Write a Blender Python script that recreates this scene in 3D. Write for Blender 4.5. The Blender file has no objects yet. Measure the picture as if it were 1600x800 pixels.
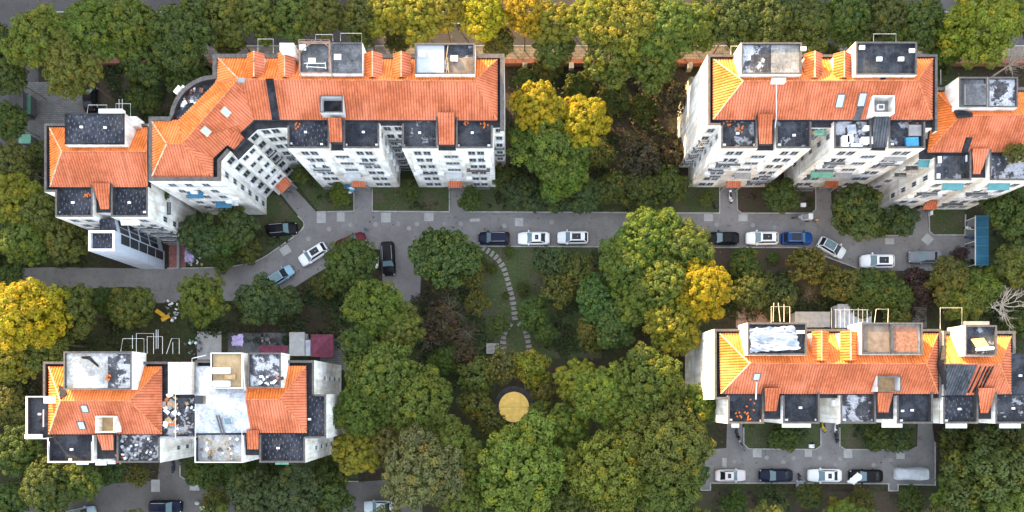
import bpy, bmesh, math, random
import numpy as np
from mathutils import Vector, Matrix

scene = bpy.context.scene
COL = scene.collection
H = 108.0                       # flying height of the camera, metres
F = 10.0 * H                    # ground scale: 10 photo pixels = 1 m

def P(px, py, z=0.0):
    k = (H - z) / F
    return Vector(((px - 800) * k, (620 - py) * k, z))

def on_plane(px, py, plane, off=0.0):
    p0, n = plane
    o = Vector((0, 0, H)); d = Vector(((px - 800) / F, (620 - py) / F, -1.0))
    t = (p0 + n * off - o).dot(n) / d.dot(n)
    return o + d * t

def plane_of(a, b, c):
    n = (b - a).cross(c - a).normalized()
    if n.z < 0: n = -n
    return (a, n)

# ------------------------------------------------------------------ materials
MATS = {}
class NT:
    def __init__(s, name):
        m = bpy.data.materials.new(name); m.use_nodes = True
        s.m = m; s.t = m.node_tree; s.n = s.t.nodes; s.l = s.t.links
        s.b = s.n['Principled BSDF']; MATS[name] = m
    def node(s, typ, **kw):
        nd = s.n.new(typ)
        for k, v in kw.items():
            if k.startswith('i_'):
                key = k[2:]; key = int(key) if key.isdigit() else key.replace('_', ' ')
                nd.inputs[key].default_value = v
            else: setattr(nd, k, v)
        return nd
    def link(s, a, b): s.l.new(a, b)
    def math(s, op, a, b=None, clamp=False):
        nd = s.n.new('ShaderNodeMath'); nd.operation = op; nd.use_clamp = clamp
        for i, v in enumerate((a, b)):
            if v is None: continue
            if isinstance(v, (int, float)): nd.inputs[i].default_value = v
            else: s.link(v, nd.inputs[i])
        return nd.outputs[0]
    def ramp(s, fac, stops, interp='LINEAR'):
        nd = s.n.new('ShaderNodeValToRGB'); cr = nd.color_ramp; cr.interpolation = interp
        while len(cr.elements) < len(stops): cr.elements.new(0.5)
        for e, (p, c) in zip(cr.elements, stops):
            e.position = p; e.color = (*c, 1) if len(c) == 3 else c
        s.link(fac, nd.inputs[0]); return nd.outputs[0]
    def mix(s, fac, a, b, typ='MIX'):
        nd = s.n.new('ShaderNodeMix'); nd.data_type = 'RGBA'; nd.blend_type = typ
        for i, v in ((0, fac), (6, a), (7, b)):
            if isinstance(v, (int, float)): nd.inputs[i].default_value = v
            elif isinstance(v, tuple): nd.inputs[i].default_value = (*v, 1) if len(v) == 3 else v
            else: s.link(v, nd.inputs[i])
        return nd.outputs[2]
    def coord(s, which='Object'):
        return s.n.new('ShaderNodeTexCoord').outputs[which]
    def noise(s, vec, scale, detail=4, rough=0.55):
        nd = s.node('ShaderNodeTexNoise'); nd.inputs['Scale'].default_value = scale
        nd.inputs['Detail'].default_value = detail; nd.inputs['Roughness'].default_value = rough
        s.link(vec, nd.inputs['Vector']); return nd.outputs['Fac']
    def bump(s, h, dist=0.02, strength=1.0):
        nd = s.node('ShaderNodeBump'); nd.inputs['Distance'].default_value = dist; nd.inputs['Strength'].default_value = strength
        s.link(h, nd.inputs['Height']); s.link(nd.outputs[0], s.b.inputs['Normal'])
    def color(s, c):
        if isinstance(c, tuple): s.b.inputs['Base Color'].default_value = (*c, 1)
        else: s.link(c, s.b.inputs['Base Color'])
    def rough(s, r): s.b.inputs['Roughness'].default_value = r

def flatmat(name, c, r=0.7, var=0.15, scale=1.5, metal=0.0, spec=0.3):
    t = NT(name); co = t.coord()
    n1 = t.noise(co, scale, 5, 0.6)
    lo = tuple(x * (1 - var * 2) for x in c); hi = tuple(min(0.95, x * (1 + var)) for x in c)
    t.color(t.ramp(n1, [(0.25, lo), (0.7, hi)])); t.rough(r)
    t.b.inputs['Metallic'].default_value = metal; t.b.inputs['Specular IOR Level'].default_value = spec
    return t.m

def tile_mat(name, c1, c2, c3):
    t = NT(name); uv = t.coord('UV')
    sep = t.node('ShaderNodeSeparateXYZ'); t.link(uv, sep.inputs[0])
    u, v = sep.outputs[0], sep.outputs[1]
    cu = t.math('DIVIDE', u, 0.36); cv = t.math('DIVIDE', v, 0.42)
    fu = t.math('FRACT', cu); fv = t.math('FRACT', cv)
    h = t.math('SUBTRACT', 1.0, fv)
    t.bump(h, 0.035, 1.0)
    idv = t.node('ShaderNodeCombineXYZ'); t.link(t.math('FLOOR', cu), idv.inputs[0]); t.link(t.math('FLOOR', cv), idv.inputs[1])
    wn = t.node('ShaderNodeTexWhiteNoise', noise_dimensions='2D'); t.link(idv.outputs[0], wn.inputs['Vector'])
    col = t.ramp(wn.outputs['Value'], [(0.0, c2), (0.5, c1), (1.0, c3)])
    big = t.noise(uv, 0.35, 6, 0.65)
    col = t.mix(t.ramp(big, [(0.45, (0, 0, 0)), (0.62, (0.55, 0.55, 0.55))]), col, tuple(x * 0.66 for x in c1))
    sp = t.noise(uv, 2.6, 3, 0.5); col = t.mix(t.ramp(sp, [(0.60, (0, 0, 0)), (0.68, (0.5, 0.5, 0.5))]), col, tuple(x * 0.45 + 0.01 for x in c1))   # lichen and soot spots
    pale = t.noise(uv, 0.22, 5, 0.6); col = t.mix(t.ramp(pale, [(0.44, (0, 0, 0)), (0.60, (0.85, 0.85, 0.85))]), col, tuple(min(.9, x * 1.25 + .03) for x in c1))   # sun-faded fields
    mp = t.node('ShaderNodeMapping'); mp.inputs['Scale'].default_value = (1.6, .16, 1); t.link(uv, mp.inputs[0])
    st = t.noise(mp.outputs[0], 1.0, 5, 0.65); col = t.mix(t.ramp(st, [(0.53, (0, 0, 0)), (0.64, (0.5, 0.5, 0.5))]), col, tuple(x * 0.5 + .004 for x in c1))   # soot runs down the slope
    edge = t.ramp(fu, [(0.0, (1, 1, 1)), (0.13, (0, 0, 0)), (0.87, (0, 0, 0)), (1.0, (1, 1, 1))])
    col = t.mix(t.math('MULTIPLY', edge, 0.5), col, tuple(x * 0.40 for x in c1))  # mortar joints between columns
    row = t.ramp(fv, [(0.0, (1, 1, 1)), (0.12, (0, 0, 0))])
    col = t.mix(t.math('MULTIPLY', row, 0.16), col, tuple(x * 0.45 for x in c1))
    t.color(col); t.rough(0.85); t.b.inputs['Specular IOR Level'].default_value = 0.08
    return t.m

def wall_mat(name, c, dirt=0.25, streak=True):
    t = NT(name); co = t.coord()
    mp = t.node('ShaderNodeMapping'); mp.inputs['Scale'].default_value = (1.3, 1.3, 0.12); t.link(co, mp.inputs[0])
    n1 = t.noise(mp.outputs[0], 1.2, 6, 0.65)
    n2 = t.noise(co, 0.45, 4, 0.6)
    f = t.math('MULTIPLY', n1, n2)
    dk = tuple(x * y for x, y in zip(c, (1 - dirt * 1.1, 1 - dirt * 1.25, 1 - dirt * 1.45)))
    t.color(t.ramp(f, [(0.17, dk), (0.33, c)])); t.rough(0.8); t.b.inputs['Specular IOR Level'].default_value = 0.2
    return t.m

def bitumen_mat(name, base, light, dash=0.0, worn=0.0, seams=True):
    t = NT(name); co = t.coord()
    n1 = t.noise(co, 0.9, 6, 0.7)
    col = t.ramp(n1, [(0.3, tuple(x * 0.7 for x in base)), (0.75, tuple(x * 1.6 for x in base))])
    dust = t.noise(co, 0.33, 6, 0.72); col = t.mix(t.ramp(dust, [(0.46, (0, 0, 0)), (0.58, (0.6, 0.6, 0.6))]), col, tuple(x * 2.6 + .012 for x in base))
    mq = t.node('ShaderNodeMapping'); mq.inputs['Location'].default_value = (7.3, 2.1, 5.0); t.link(co, mq.inputs[0])
    st = t.noise(mq.outputs[0], 0.6, 6, 0.7); col = t.mix(t.ramp(st, [(0.54, (0, 0, 0)), (0.62, (0.55, 0.55, 0.55))]), col, (base[0] * 1.5 + .035, base[1] * 1.4 + .027, base[2] * 1.2 + .020))
    gr = t.noise(co, 5.0, 3, 0.6); col = t.mix(1.0, col, t.ramp(gr, [(0.3, (0.72,) * 3), (0.7, (1.3,) * 3)]), 'MULTIPLY')
    if seams:
        br = t.node('ShaderNodeTexBrick'); br.inputs['Scale'].default_value = 1.0
        br.inputs['Mortar Size'].default_value = 0.02; br.inputs['Brick Width'].default_value = 4.0; br.inputs['Row Height'].default_value = 0.95
        br.inputs['Color1'].default_value = (0, 0, 0, 1); br.inputs['Color2'].default_value = (0.12, 0.12, 0.12, 1); br.inputs['Mortar'].default_value = (1, 1, 1, 1)
        mp = t.node('ShaderNodeMapping'); mp.inputs['Rotation'].default_value = (0, 0, math.radians(90)); t.link(co, mp.inputs[0])
        t.link(mp.outputs[0], br.inputs['Vector'])
        col = t.mix(t.math('MULTIPLY', br.outputs['Color'], 0.35), col, tuple(x * 0.4 for x in light))
    if dash > 0:
        mp = t.node('ShaderNodeMapping'); mp.inputs['Scale'].default_value = (2.4, 0.95, 1); mp.inputs['Rotation'].default_value = (0, 0, math.radians(38)); t.link(co, mp.inputs[0])
        vo = t.node('ShaderNodeTexVoronoi', voronoi_dimensions='2D'); vo.inputs['Scale'].default_value = 1.0; vo.inputs['Randomness'].default_value = 0.45
        t.link(mp.outputs[0], vo.inputs['Vector'])
        msk = t.ramp(vo.outputs['Distance'], [(0.1, (1, 1, 1)), (0.2, (0, 0, 0))])
        col = t.mix(t.math('MULTIPLY', msk, dash), col, light)
    if worn > 0:
        n2 = t.noise(co, 0.55, 8, 0.68)
        msk = t.ramp(n2, [(0.62 - 0.2 * worn, (0, 0, 0)), (0.66 - 0.2 * worn, (1, 1, 1))])
        n3 = t.noise(co, 3.0, 4, 0.6)
        col = t.mix(msk, col, t.ramp(n3, [(0.3, tuple(x * 0.55 for x in light)), (0.65, light)]))
    t.color(col); t.rough(0.85); t.b.inputs['Specular IOR Level'].default_value = 0.04
    return t.m

tile_mat('roof tile lit tone', (0.56, 0.15, 0.034), (0.48, 0.12, 0.028), (0.62, 0.18, 0.045))  # for north and west slopes: warm sunlight is put into the tile colour
tile_mat('roof tile shade tone', (0.41, 0.117, 0.053), (0.36, 0.098, 0.044), (0.46, 0.138, 0.064))  # same tiles on south and east slopes, with shade put into the colour
tile_mat('roof tile black', (0.045, 0.05, 0.06), (0.03, 0.034, 0.042), (0.09, 0.095, 0.11))
wall_mat('wall white', (0.77, 0.765, 0.75), 0.32)
wall_mat('wall grey', (0.52, 0.53, 0.55), 0.2)
wall_mat('wall cream', (0.72, 0.67, 0.60), 0.2)
wall_mat('lift cladding', (0.42, 0.47, 0.56), 0.1)
bitumen_mat('bitumen studded', (0.017, 0.019, 0.025), (0.20, 0.21, 0.24), dash=0.42)
bitumen_mat('bitumen plain', (0.019, 0.021, 0.026), (0.15, 0.155, 0.17))
bitumen_mat('bitumen worn', (0.021, 0.023, 0.028), (0.26, 0.27, 0.29), worn=0.35)
bitumen_mat('bitumen peeled', (0.03, 0.031, 0.036), (0.38, 0.39, 0.42), worn=0.62)
bitumen_mat('felt grey', (0.06, 0.062, 0.067), (0.2, 0.2, 0.22))
bitumen_mat('bitumen black', (0.013, 0.014, 0.017), (0.05, 0.05, 0.05), seams=False)
bitumen_mat('membrane white', (0.27, 0.285, 0.32), (0.40, 0.42, 0.46), worn=0.5)
bitumen_mat('roof concrete', (0.13, 0.127, 0.125), (0.24, 0.23, 0.21), worn=0.55)
bitumen_mat('roof concrete pale', (0.21, 0.215, 0.22), (0.38, 0.35, 0.30), worn=0.5, seams=False)
flatmat('sheet metal pale', (0.29, 0.315, 0.35), 0.6, 0.06)
flatmat('parapet cap', (0.085, 0.077, 0.072), 0.85, 0.25, 2.0)
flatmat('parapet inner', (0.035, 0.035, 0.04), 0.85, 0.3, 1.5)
flatmat('gutter', (0.022, 0.022, 0.026), 0.85, 0.4, 1.5)
flatmat('ridge tile', (0.46, 0.15, 0.06), 0.8, 0.3, 2.0)
flatmat('mortar ridge', (0.50, 0.33, 0.21), 0.85, 0.35, 2.0)
flatmat('white metal', (0.56, 0.56, 0.55), 0.45, 0.05)
flatmat('grey metal', (0.34, 0.35, 0.37), 0.45, 0.15)
flatmat('dark metal', (0.07, 0.07, 0.075), 0.5, 0.2)
flatmat('rust metal', (0.24, 0.15, 0.11), 0.8, 0.3)
flatmat('white plastic', (0.68, 0.69, 0.70), 0.5, 0.08)
flatmat('tarp silver', (0.30, 0.325, 0.37), 0.55, 0.3, 0.9)
flatmat('tarp blue', (0.03, 0.22, 0.42), 0.5, 0.2)
flatmat('tarp lilac', (0.40, 0.34, 0.55), 0.6, 0.2)
flatmat('teal sheet', (0.06, 0.20, 0.22), 0.5, 0.15)
flatmat('green sheet', (0.10, 0.26, 0.18), 0.5, 0.2)
flatmat('shed blue', (0.020, 0.105, 0.18), 0.45, 0.2, 0.6)
flatmat('wine fabric', (0.115, 0.025, 0.048), 0.8, 0.25)
flatmat('wood', (0.33, 0.215, 0.11), 0.7, 0.25, 2.0)
flatmat('tan board', (0.33, 0.235, 0.125), 0.7, 0.2, 1.0)
flatmat('concrete', (0.22, 0.215, 0.21), 0.9, 0.15, 1.2)
flatmat('concrete pale', (0.29, 0.29, 0.285), 0.9, 0.12, 1.2)
flatmat('kerb stone', (0.30, 0.295, 0.285), 0.9, 0.2, 1.0)
flatmat('stepping stone', (0.20, 0.185, 0.175), 0.9, 0.25, 2.0)
flatmat('brick red', (0.19, 0.075, 0.05), 0.9, 0.25, 3.0)
flatmat('red paving', (0.24, 0.10, 0.09), 0.9, 0.25, 1.5)
flatmat('pink paving', (0.24, 0.165, 0.14), 0.9, 0.15, 1.5)
flatmat('disc yellow', (0.84, 0.55, 0.14), 0.6, 0.13, 1.3)
flatmat('digger yellow', (0.60, 0.33, 0.02), 0.5, 0.15)
flatmat('dark stone', (0.05, 0.047, 0.05), 0.85, 0.25, 1.0)
flatmat('screed brown', (0.16, 0.12, 0.09), 0.9, 0.3, 0.8); flatmat('tile bed', (0.22, 0.105, 0.065), 0.9, 0.3, 3.0)
flatmat('skin', (0.45, 0.28, 0.2), 0.6, 0.05)
flatmat('rubber', (0.025, 0.025, 0.027), 0.8, 0.1)
flatmat('bark', (0.13, 0.095, 0.07), 0.9, 0.25, 2.5)
flatmat('car cover', (0.40, 0.43, 0.47), 0.55, 0.12, 1.5)
flatmat('bare branch', (0.40, 0.36, 0.31), 0.9, 0.2, 2.5)
flatmat('lamp red', (0.35, 0.02, 0.02), 0.3, 0.05)
flatmat('lamp clear', (0.7, 0.72, 0.75), 0.2, 0.03)

def glass(name, c, r=0.08):
    t = NT(name); t.color(c); t.rough(r); t.b.inputs['Specular IOR Level'].default_value = 0.25; return t.m
glass('pane dark', (0.030, 0.033, 0.038), 0.2); glass('pane curtain', (0.11, 0.115, 0.125), 0.3)
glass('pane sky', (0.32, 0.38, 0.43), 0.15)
glass('car glass', (0.010, 0.012, 0.015), 0.2)
glass('car glass sky tint', (0.11, 0.17, 0.19), 0.1)  # sky reflection put into the base colour of the glass

def objcolor_mat(name, rough, coat=0.0, var=0.0):
    t = NT(name); oi = t.node('ShaderNodeObjectInfo')
    if var:
        n = t.noise(t.coord(), 2.0, 4, 0.6)
        t.color(t.mix(1.0, oi.outputs['Color'], t.ramp(n, [(0.25, (1 - 2 * var,) * 3), (0.75, (1.0,) * 3)]), 'MULTIPLY'))
    else: t.color(oi.outputs['Color'])
    t.rough(rough); t.b.inputs['Specular IOR Level'].default_value = 0.12; t.b.inputs['Coat Weight'].default_value = coat; t.b.inputs['Coat Roughness'].default_value = 0.08
    return t.m
objcolor_mat('car paint', 0.35, 0.0)
objcolor_mat('cloth', 0.9, 0.0, 0.15)

def leaf_mat(name, transl=0.28):
    t = NT(name); oi = t.node('ShaderNodeObjectInfo')
    at = t.node('ShaderNodeAttribute', attribute_name='tone')
    hs = t.mix(1.0, oi.outputs['Color'], at.outputs['Color'], 'MULTIPLY')
    t.color(hs); t.rough(0.62); t.b.inputs['Specular IOR Level'].default_value = 0.25
    tr = t.node('ShaderNodeBsdfTranslucent'); t.link(t.mix(1.0, hs, (1.15, 1.1, 0.45), 'MULTIPLY'), tr.inputs[0])
    mx = t.node('ShaderNodeMixShader'); mx.inputs[0].default_value = transl
    t.link(t.b.outputs[0], mx.inputs[1]); t.link(tr.outputs[0], mx.inputs[2])
    t.link(mx.outputs[0], t.n['Material Output'].inputs[0]); return t.m
leaf_mat('leaf')

def ground_mats():
    t = NT('soil and grass'); co = t.coord()
    a = t.noise(co, 0.07, 5, 0.6); b = t.noise(co, 1.6, 8, 0.72); c = t.noise(co, 7.0, 3, 0.6)
    soil = t.ramp(b, [(0.25, (0.018, 0.014, 0.010)), (0.55, (0.036, 0.028, 0.02)), (0.8, (0.062, 0.048, 0.036))])
    grass = t.ramp(b, [(0.25, (0.015, 0.022, 0.009)), (0.55, (0.034, 0.044, 0.017)), (0.8, (0.058, 0.065, 0.028))])
    col = t.mix(t.ramp(a, [(0.42, (0, 0, 0)), (0.58, (1, 1, 1))]), soil, grass)
    col = t.mix(t.ramp(c, [(0.62, (0, 0, 0)), (0.75, (0.35, 0.35, 0.35))]), col, (0.16, 0.13, 0.09))
    t.color(col); t.rough(0.95); t.b.inputs['Specular IOR Level'].default_value = 0.1; t.bump(b, 0.12)
    t = NT('lawn'); co = t.coord()
    a = t.noise(co, 0.35, 5, 0.6); b = t.noise(co, 3.0, 6, 0.7)
    soil = t.ramp(b, [(0.3, (0.052, 0.043, 0.03)), (0.75, (0.105, 0.086, 0.064))])
    grass = t.ramp(b, [(0.3, (0.026, 0.038, 0.015)), (0.75, (0.070, 0.086, 0.036))])
    t.color(t.mix(t.ramp(a, [(0.36, (0.25, 0.25, 0.25)), (0.52, (1, 1, 1))]), soil, grass)); t.rough(0.95); t.bump(b, 0.08)
    t.b.inputs['Specular IOR Level'].default_value = 0.1
    t = NT('dirt'); co = t.coord()
    a = t.noise(co, 0.5, 5, 0.6); b = t.noise(co, 3.0, 6, 0.7); d = t.noise(co, 9.0, 2, 0.5)
    col = t.mix(t.ramp(a, [(0.48, (0, 0, 0)), (0.62, (1, 1, 1))]), t.ramp(b, [(0.3, (0.035, 0.026, 0.02)), (0.75, (0.075, 0.056, 0.043))]), (0.037, 0.044, 0.02))
    col = t.mix(t.ramp(d, [(0.68, (0, 0, 0)), (0.74, (0.6, 0.6, 0.6))]), col, (0.17, 0.145, 0.105))
    t.color(col); t.rough(0.95); t.bump(b, 0.08); t.b.inputs['Specular IOR Level'].default_value = 0.1
    for nm, base in (('asphalt', (0.168, 0.160, 0.157)), ('asphalt dark', (0.066, 0.063, 0.064)), ('asphalt warm', (0.105, 0.096, 0.092))):
        t = NT(nm); co = t.coord()
        a = t.noise(co, 0.22, 6, 0.65); b = t.noise(co, 6.0, 4, 0.7); e = t.noise(co, 1.1, 5, 0.6)
        col = t.ramp(a, [(0.3, tuple(x * 0.78 for x in base)), (0.7, tuple(x * 1.16 for x in base))])
        col = t.mix(1.0, col, t.ramp(b, [(0.25, (0.75,) * 3), (0.75, (1.2,) * 3)]), 'MULTIPLY')
        col = t.mix(t.ramp(e, [(0.55, (0, 0, 0)), (0.72, (0.6, 0.6, 0.6))]), col, tuple(x * 0.55 for x in base))
        vo = t.node('ShaderNodeTexVoronoi', feature='DISTANCE_TO_EDGE'); vo.inputs['Scale'].default_value = 0.13
        wob = t.node('ShaderNodeTexNoise'); wob.inputs['Scale'].default_value = 0.6; wob.inputs['Detail'].default_value = 4; t.link(co, wob.inputs['Vector'])
        t.link(t.mix(0.25, co, wob.outputs['Color'], 'ADD') if False else t.mix(1.0, co, t.mix(1.0, wob.outputs['Color'], (3.0, 3.0, 0.0), 'MULTIPLY'), 'ADD'), vo.inputs['Vector'])
        col = t.mix(t.ramp(vo.outputs['Distance'], [(0.0, (0.3, 0.3, 0.3)), (0.007, (0, 0, 0))]), col, tuple(x * 0.4 for x in base))
        t.color(col); t.rough(0.9); t.bump(b, 0.02); t.b.inputs['Specular IOR Level'].default_value = 0.2
    for nm, c1, c2, w in (('paving tan', (0.20, 0.17, 0.14), (0.15, 0.13, 0.11), 0.9), ('paving grey', (0.14, 0.138, 0.135), (0.105, 0.104, 0.102), 0.6)):
        t = NT(nm); co = t.coord()
        br = t.node('ShaderNodeTexBrick'); br.inputs['Scale'].default_value = 1.0; br.inputs['Brick Width'].default_value = w; br.inputs['Row Height'].default_value = w * 0.5
        br.inputs['Mortar Size'].default_value = 0.03; br.inputs['Color1'].default_value = (*c1, 1); br.inputs['Color2'].default_value = (*c2, 1); br.inputs['Mortar'].default_value = (*[x * 0.5 for x in c2], 1)
        t.link(co, br.inputs['Vector'])
        n = t.noise(co, 0.8, 5, 0.6)
        t.color(t.mix(1.0, br.outputs['Color'], t.ramp(n, [(0.3, (0.7,) * 3), (0.7, (1.1,) * 3)]), 'MULTIPLY')); t.rough(0.9)
ground_mats()

# ------------------------------------------------------------------ mesh helpers
class MB:
    """collects faces in world coordinates, builds ONE mesh object"""
    def __init__(s): s.v = []; s.f = []; s.mi = []; s.uv = []; s.mats = []
    def mat(s, name):
        if name not in s.mats: s.mats.append(name)
        return s.mats.index(name)
    def face(s, pts, mat, uv=None):
        i = len(s.v); s.v += [tuple(p) for p in pts]; s.f.append(list(range(i, i + len(pts)))); s.mi.append(s.mat(mat)); s.uv.append(uv)
    def box(s, c, size, mat, rot=0.0, top=None, skew=None):
        hx, hy, hz = (x / 2 for x in size); ca, sa = math.cos(rot), math.sin(rot)
        def q(x, y, z): return (c[0] + x * ca - y * sa, c[1] + x * sa + y * ca, c[2] + z)
        a = [q(x, y, -hz) for x, y in ((-hx, -hy), (hx, -hy), (hx, hy), (-hx, hy))]
        b = [q(x, y, hz) for x, y in ((-hx, -hy), (hx, -hy), (hx, hy), (-hx, hy))]
        s.face(b, top or mat); s.face(a[::-1], mat)
        for i in range(4):
            j = (i + 1) % 4; s.face((a[i], a[j], b[j], b[i]), mat)
    def prism(s, poly, z0, z1, mat, top=None):
        """poly: list of xy, any winding"""
        ar = sum(poly[i][0] * poly[(i + 1) % len(poly)][1] - poly[(i + 1) % len(poly)][0] * poly[i][1] for i in range(len(poly)))
        if ar < 0: poly = poly[::-1]
        n = len(poly)
        s.face([(p[0], p[1], z1) for p in poly], top or mat)
        for i in range(n):
            a, b = poly[i], poly[(i + 1) % n]
            s.face([(a[0], a[1], z0), (b[0], b[1], z0), (b[0], b[1], z1), (a[0], a[1], z1)], mat)
    def tube(s, pts, r, mat, n=5, r1=None):
        pts = [Vector(p) for p in pts]; rings = []
        for k, p in enumerate(pts):
            d = (pts[min(k + 1, len(pts) - 1)] - pts[max(k - 1, 0)]).normalized()
            a = d.orthogonal().normalized(); b = d.cross(a)
            rr = r if r1 is None else r + (r1 - r) * k / max(1, len(pts) - 1)
            rings.append([p + (a * math.cos(2 * math.pi * i / n) + b * math.sin(2 * math.pi * i / n)) * rr for i in range(n)])
        for k in range(len(rings) - 1):
            for i in range(n):
                j = (i + 1) % n; s.face((rings[k][i], rings[k][j], rings[k + 1][j], rings[k + 1][i]), mat)
        s.face(rings[0][::-1], mat); s.face(rings[-1], mat)
    def cyl(s, c, r, z0, z1, mat, n=24, top=None):
        s.prism([(c[0] + r * math.cos(2 * math.pi * i / n), c[1] + r * math.sin(2 * math.pi * i / n)) for i in range(n)], z0, z1, mat, top)
    def ellipsoid(s, c, r, mat, nu=12, nv=7):
        def q(i, j):
            a = 2 * math.pi * i / nu; b = -math.pi / 2 + math.pi * j / nv
            return (c[0] + r[0] * math.cos(a) * math.cos(b), c[1] + r[1] * math.sin(a) * math.cos(b), c[2] + r[2] * math.sin(b))
        for j in range(nv):
            for i in range(nu):
                if j == 0: s.face((q(i, 0), q(i + 1, 1), q(i, 1)), mat)
                elif j == nv - 1: s.face((q(i, j), q(i + 1, j), q(i, nv)), mat)
                else: s.face((q(i, j), q(i + 1, j), q(i + 1, j + 1), q(i, j + 1)), mat)
    def strip(s, pts, t, z0, z1, mat, cap=None, inner=None, closed=False):
        """upright band along a polyline (xy), thickness t to its left, mitred corners"""
        pts = [Vector((p[0], p[1])) for p in pts]; n = len(pts); off = []
        for i in range(n):
            dirs = []
            if closed or i > 0: dirs.append((pts[i] - pts[i - 1]).normalized())
            if closed or i < n - 1: dirs.append((pts[(i + 1) % n] - pts[i]).normalized())
            ns = [Vector((-d.y, d.x)) for d in dirs]
            if len(ns) == 1: off.append(pts[i] + ns[0] * t)
            else:
                m = (ns[0] + ns[1]); m = m / max(0.3, m.length_squared) * 2
                off.append(pts[i] + m * t)
        cap = cap or mat; inner = inner or mat
        m = n if closed else n - 1
        for i in range(m):
            j = (i + 1) % n; a, b, c, d = pts[i], pts[j], off[j], off[i]
            s.face([(a.x, a.y, z1), (b.x, b.y, z1), (c.x, c.y, z1), (d.x, d.y, z1)], cap)
            s.face([(a.x, a.y, z0), (b.x, b.y, z0), (b.x, b.y, z1), (a.x, a.y, z1)], mat)
            s.face([(d.x, d.y, z1), (c.x, c.y, z1), (c.x, c.y, z0), (d.x, d.y, z0)], inner)
        if not closed:
            for a, d in ((pts[0], off[0]), (pts[-1], off[-1])):
                s.face([(a.x, a.y, z0), (a.x, a.y, z1), (d.x, d.y, z1), (d.x, d.y, z0)], mat)
    def tiles(s, w, mat, u, v, n, per=0.36, amp=0.11, hole=None):
        """one roof slope as barrel tile columns: clipped to the outline w, ridges along v"""
        q = [(p.dot(u), p.dot(v)) for p in w]; k = w[0].dot(n)
        def clip(poly, c, keep_less):
            out = []
            for i in range(len(poly)):
                a, b = poly[i], poly[(i + 1) % len(poly)]
                ia = a[0] <= c + 1e-6 if keep_less else a[0] >= c - 1e-6; ib = b[0] <= c + 1e-6 if keep_less else b[0] >= c - 1e-6
                if ia: out.append(a)
                if ia != ib: t = (c - a[0]) / (b[0] - a[0]); out.append((c, a[1] + (b[1] - a[1]) * t))
            return out
        def clip2(poly, c, less): return [(y, x) for x, y in clip([(y, x) for x, y in poly], c, less)]
        prof = ((0, 0), (.22, .80), (.5, 1.0), (.78, .80), (1, 0))
        c0 = math.floor(min(p[0] for p in q) / per); c1 = math.ceil(max(p[0] for p in q) / per)
        for c in range(c0, c1):
            for (f0, h0), (f1, h1) in zip(prof, prof[1:]):
                a, b = (c + f0) * per, (c + f1) * per; pl = clip(clip(q, a, False), b, True)
                pls = [pl]
                if hole and hole[0] < (a + b) / 2 < hole[1]: pls = [clip2(pl, hole[2], True), clip2(pl, hole[3], False)]
                for pl in pls:
                  if len(pl) < 3: continue
                  pts = [u * x + v * y + n * (k + amp * (h0 + (h1 - h0) * (x - a) / (b - a))) for x, y in pl]
                  s.face(pts, mat, pl)
    def build(s, name, parent=None, base=None, smooth=False, merge=True):
        if base is None: base = parent.matrix_world.translation if parent is not None else Vector((0, 0, 0))
        if parent is not None: base = WBASE[parent.name]
        base = Vector(base)
        me = bpy.data.meshes.new(name)
        me.from_pydata([(a[0] - base.x, a[1] - base.y, a[2] - base.z) for a in s.v], [], s.f)
        for m in s.mats: me.materials.append(MATS[m])
        me.polygons.foreach_set('material_index', s.mi)
        if any(u is not None for u in s.uv):
            ul = me.uv_layers.new(name='UVMap'); k = 0
            for f, u in zip(s.f, s.uv):
                for q in range(len(f)):
                    ul.data[k].uv = u[q] if u is not None else (0, 0); k += 1
        if merge or smooth:
            bm = bmesh.new(); bm.from_mesh(me); bmesh.ops.remove_doubles(bm, verts=bm.verts, dist=0.0005)
            bm.to_mesh(me); bm.free()
        if smooth: me.polygons.foreach_set('use_smooth', [True] * len(me.polygons))
        me.update()
        o = bpy.data.objects.new(name, me); COL.objects.link(o)
        if parent is not None:
            o.parent = parent; o.location = (0, 0, 0); WBASE[o.name] = base
        else:
            o.location = base; WBASE[o.name] = base
        return o

WBASE = {}
def thing(name, label, cat, loc=(0, 0, 0), rz=0.0, group=None):
    o = bpy.data.objects.new(name, None); COL.objects.link(o)
    o.location = loc; o.rotation_euler = (0, 0, rz); o.empty_display_size = 0.5
    o['label'] = label; o['category'] = cat
    if group: o['group'] = group
    WBASE[o.name] = Vector(loc); return o
def tag(o, label, cat, group=None):
    o['label'] = label; o['category'] = cat
    if group: o['group'] = group
    return o
def struct(o, kind='structure'):
    o['kind'] = kind; return o
def copy_tree(o, parent=None):
    c = o.copy(); COL.objects.link(c)
    if parent is not None: c.parent = parent
    for ch in o.children: copy_tree(ch, c)
    return c
def paint(o, c, names=None):
    if names is None or o.name.split('.')[0] in names: o.color = (*c, 1)
    for ch in o.children: paint(ch, c, names)
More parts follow.
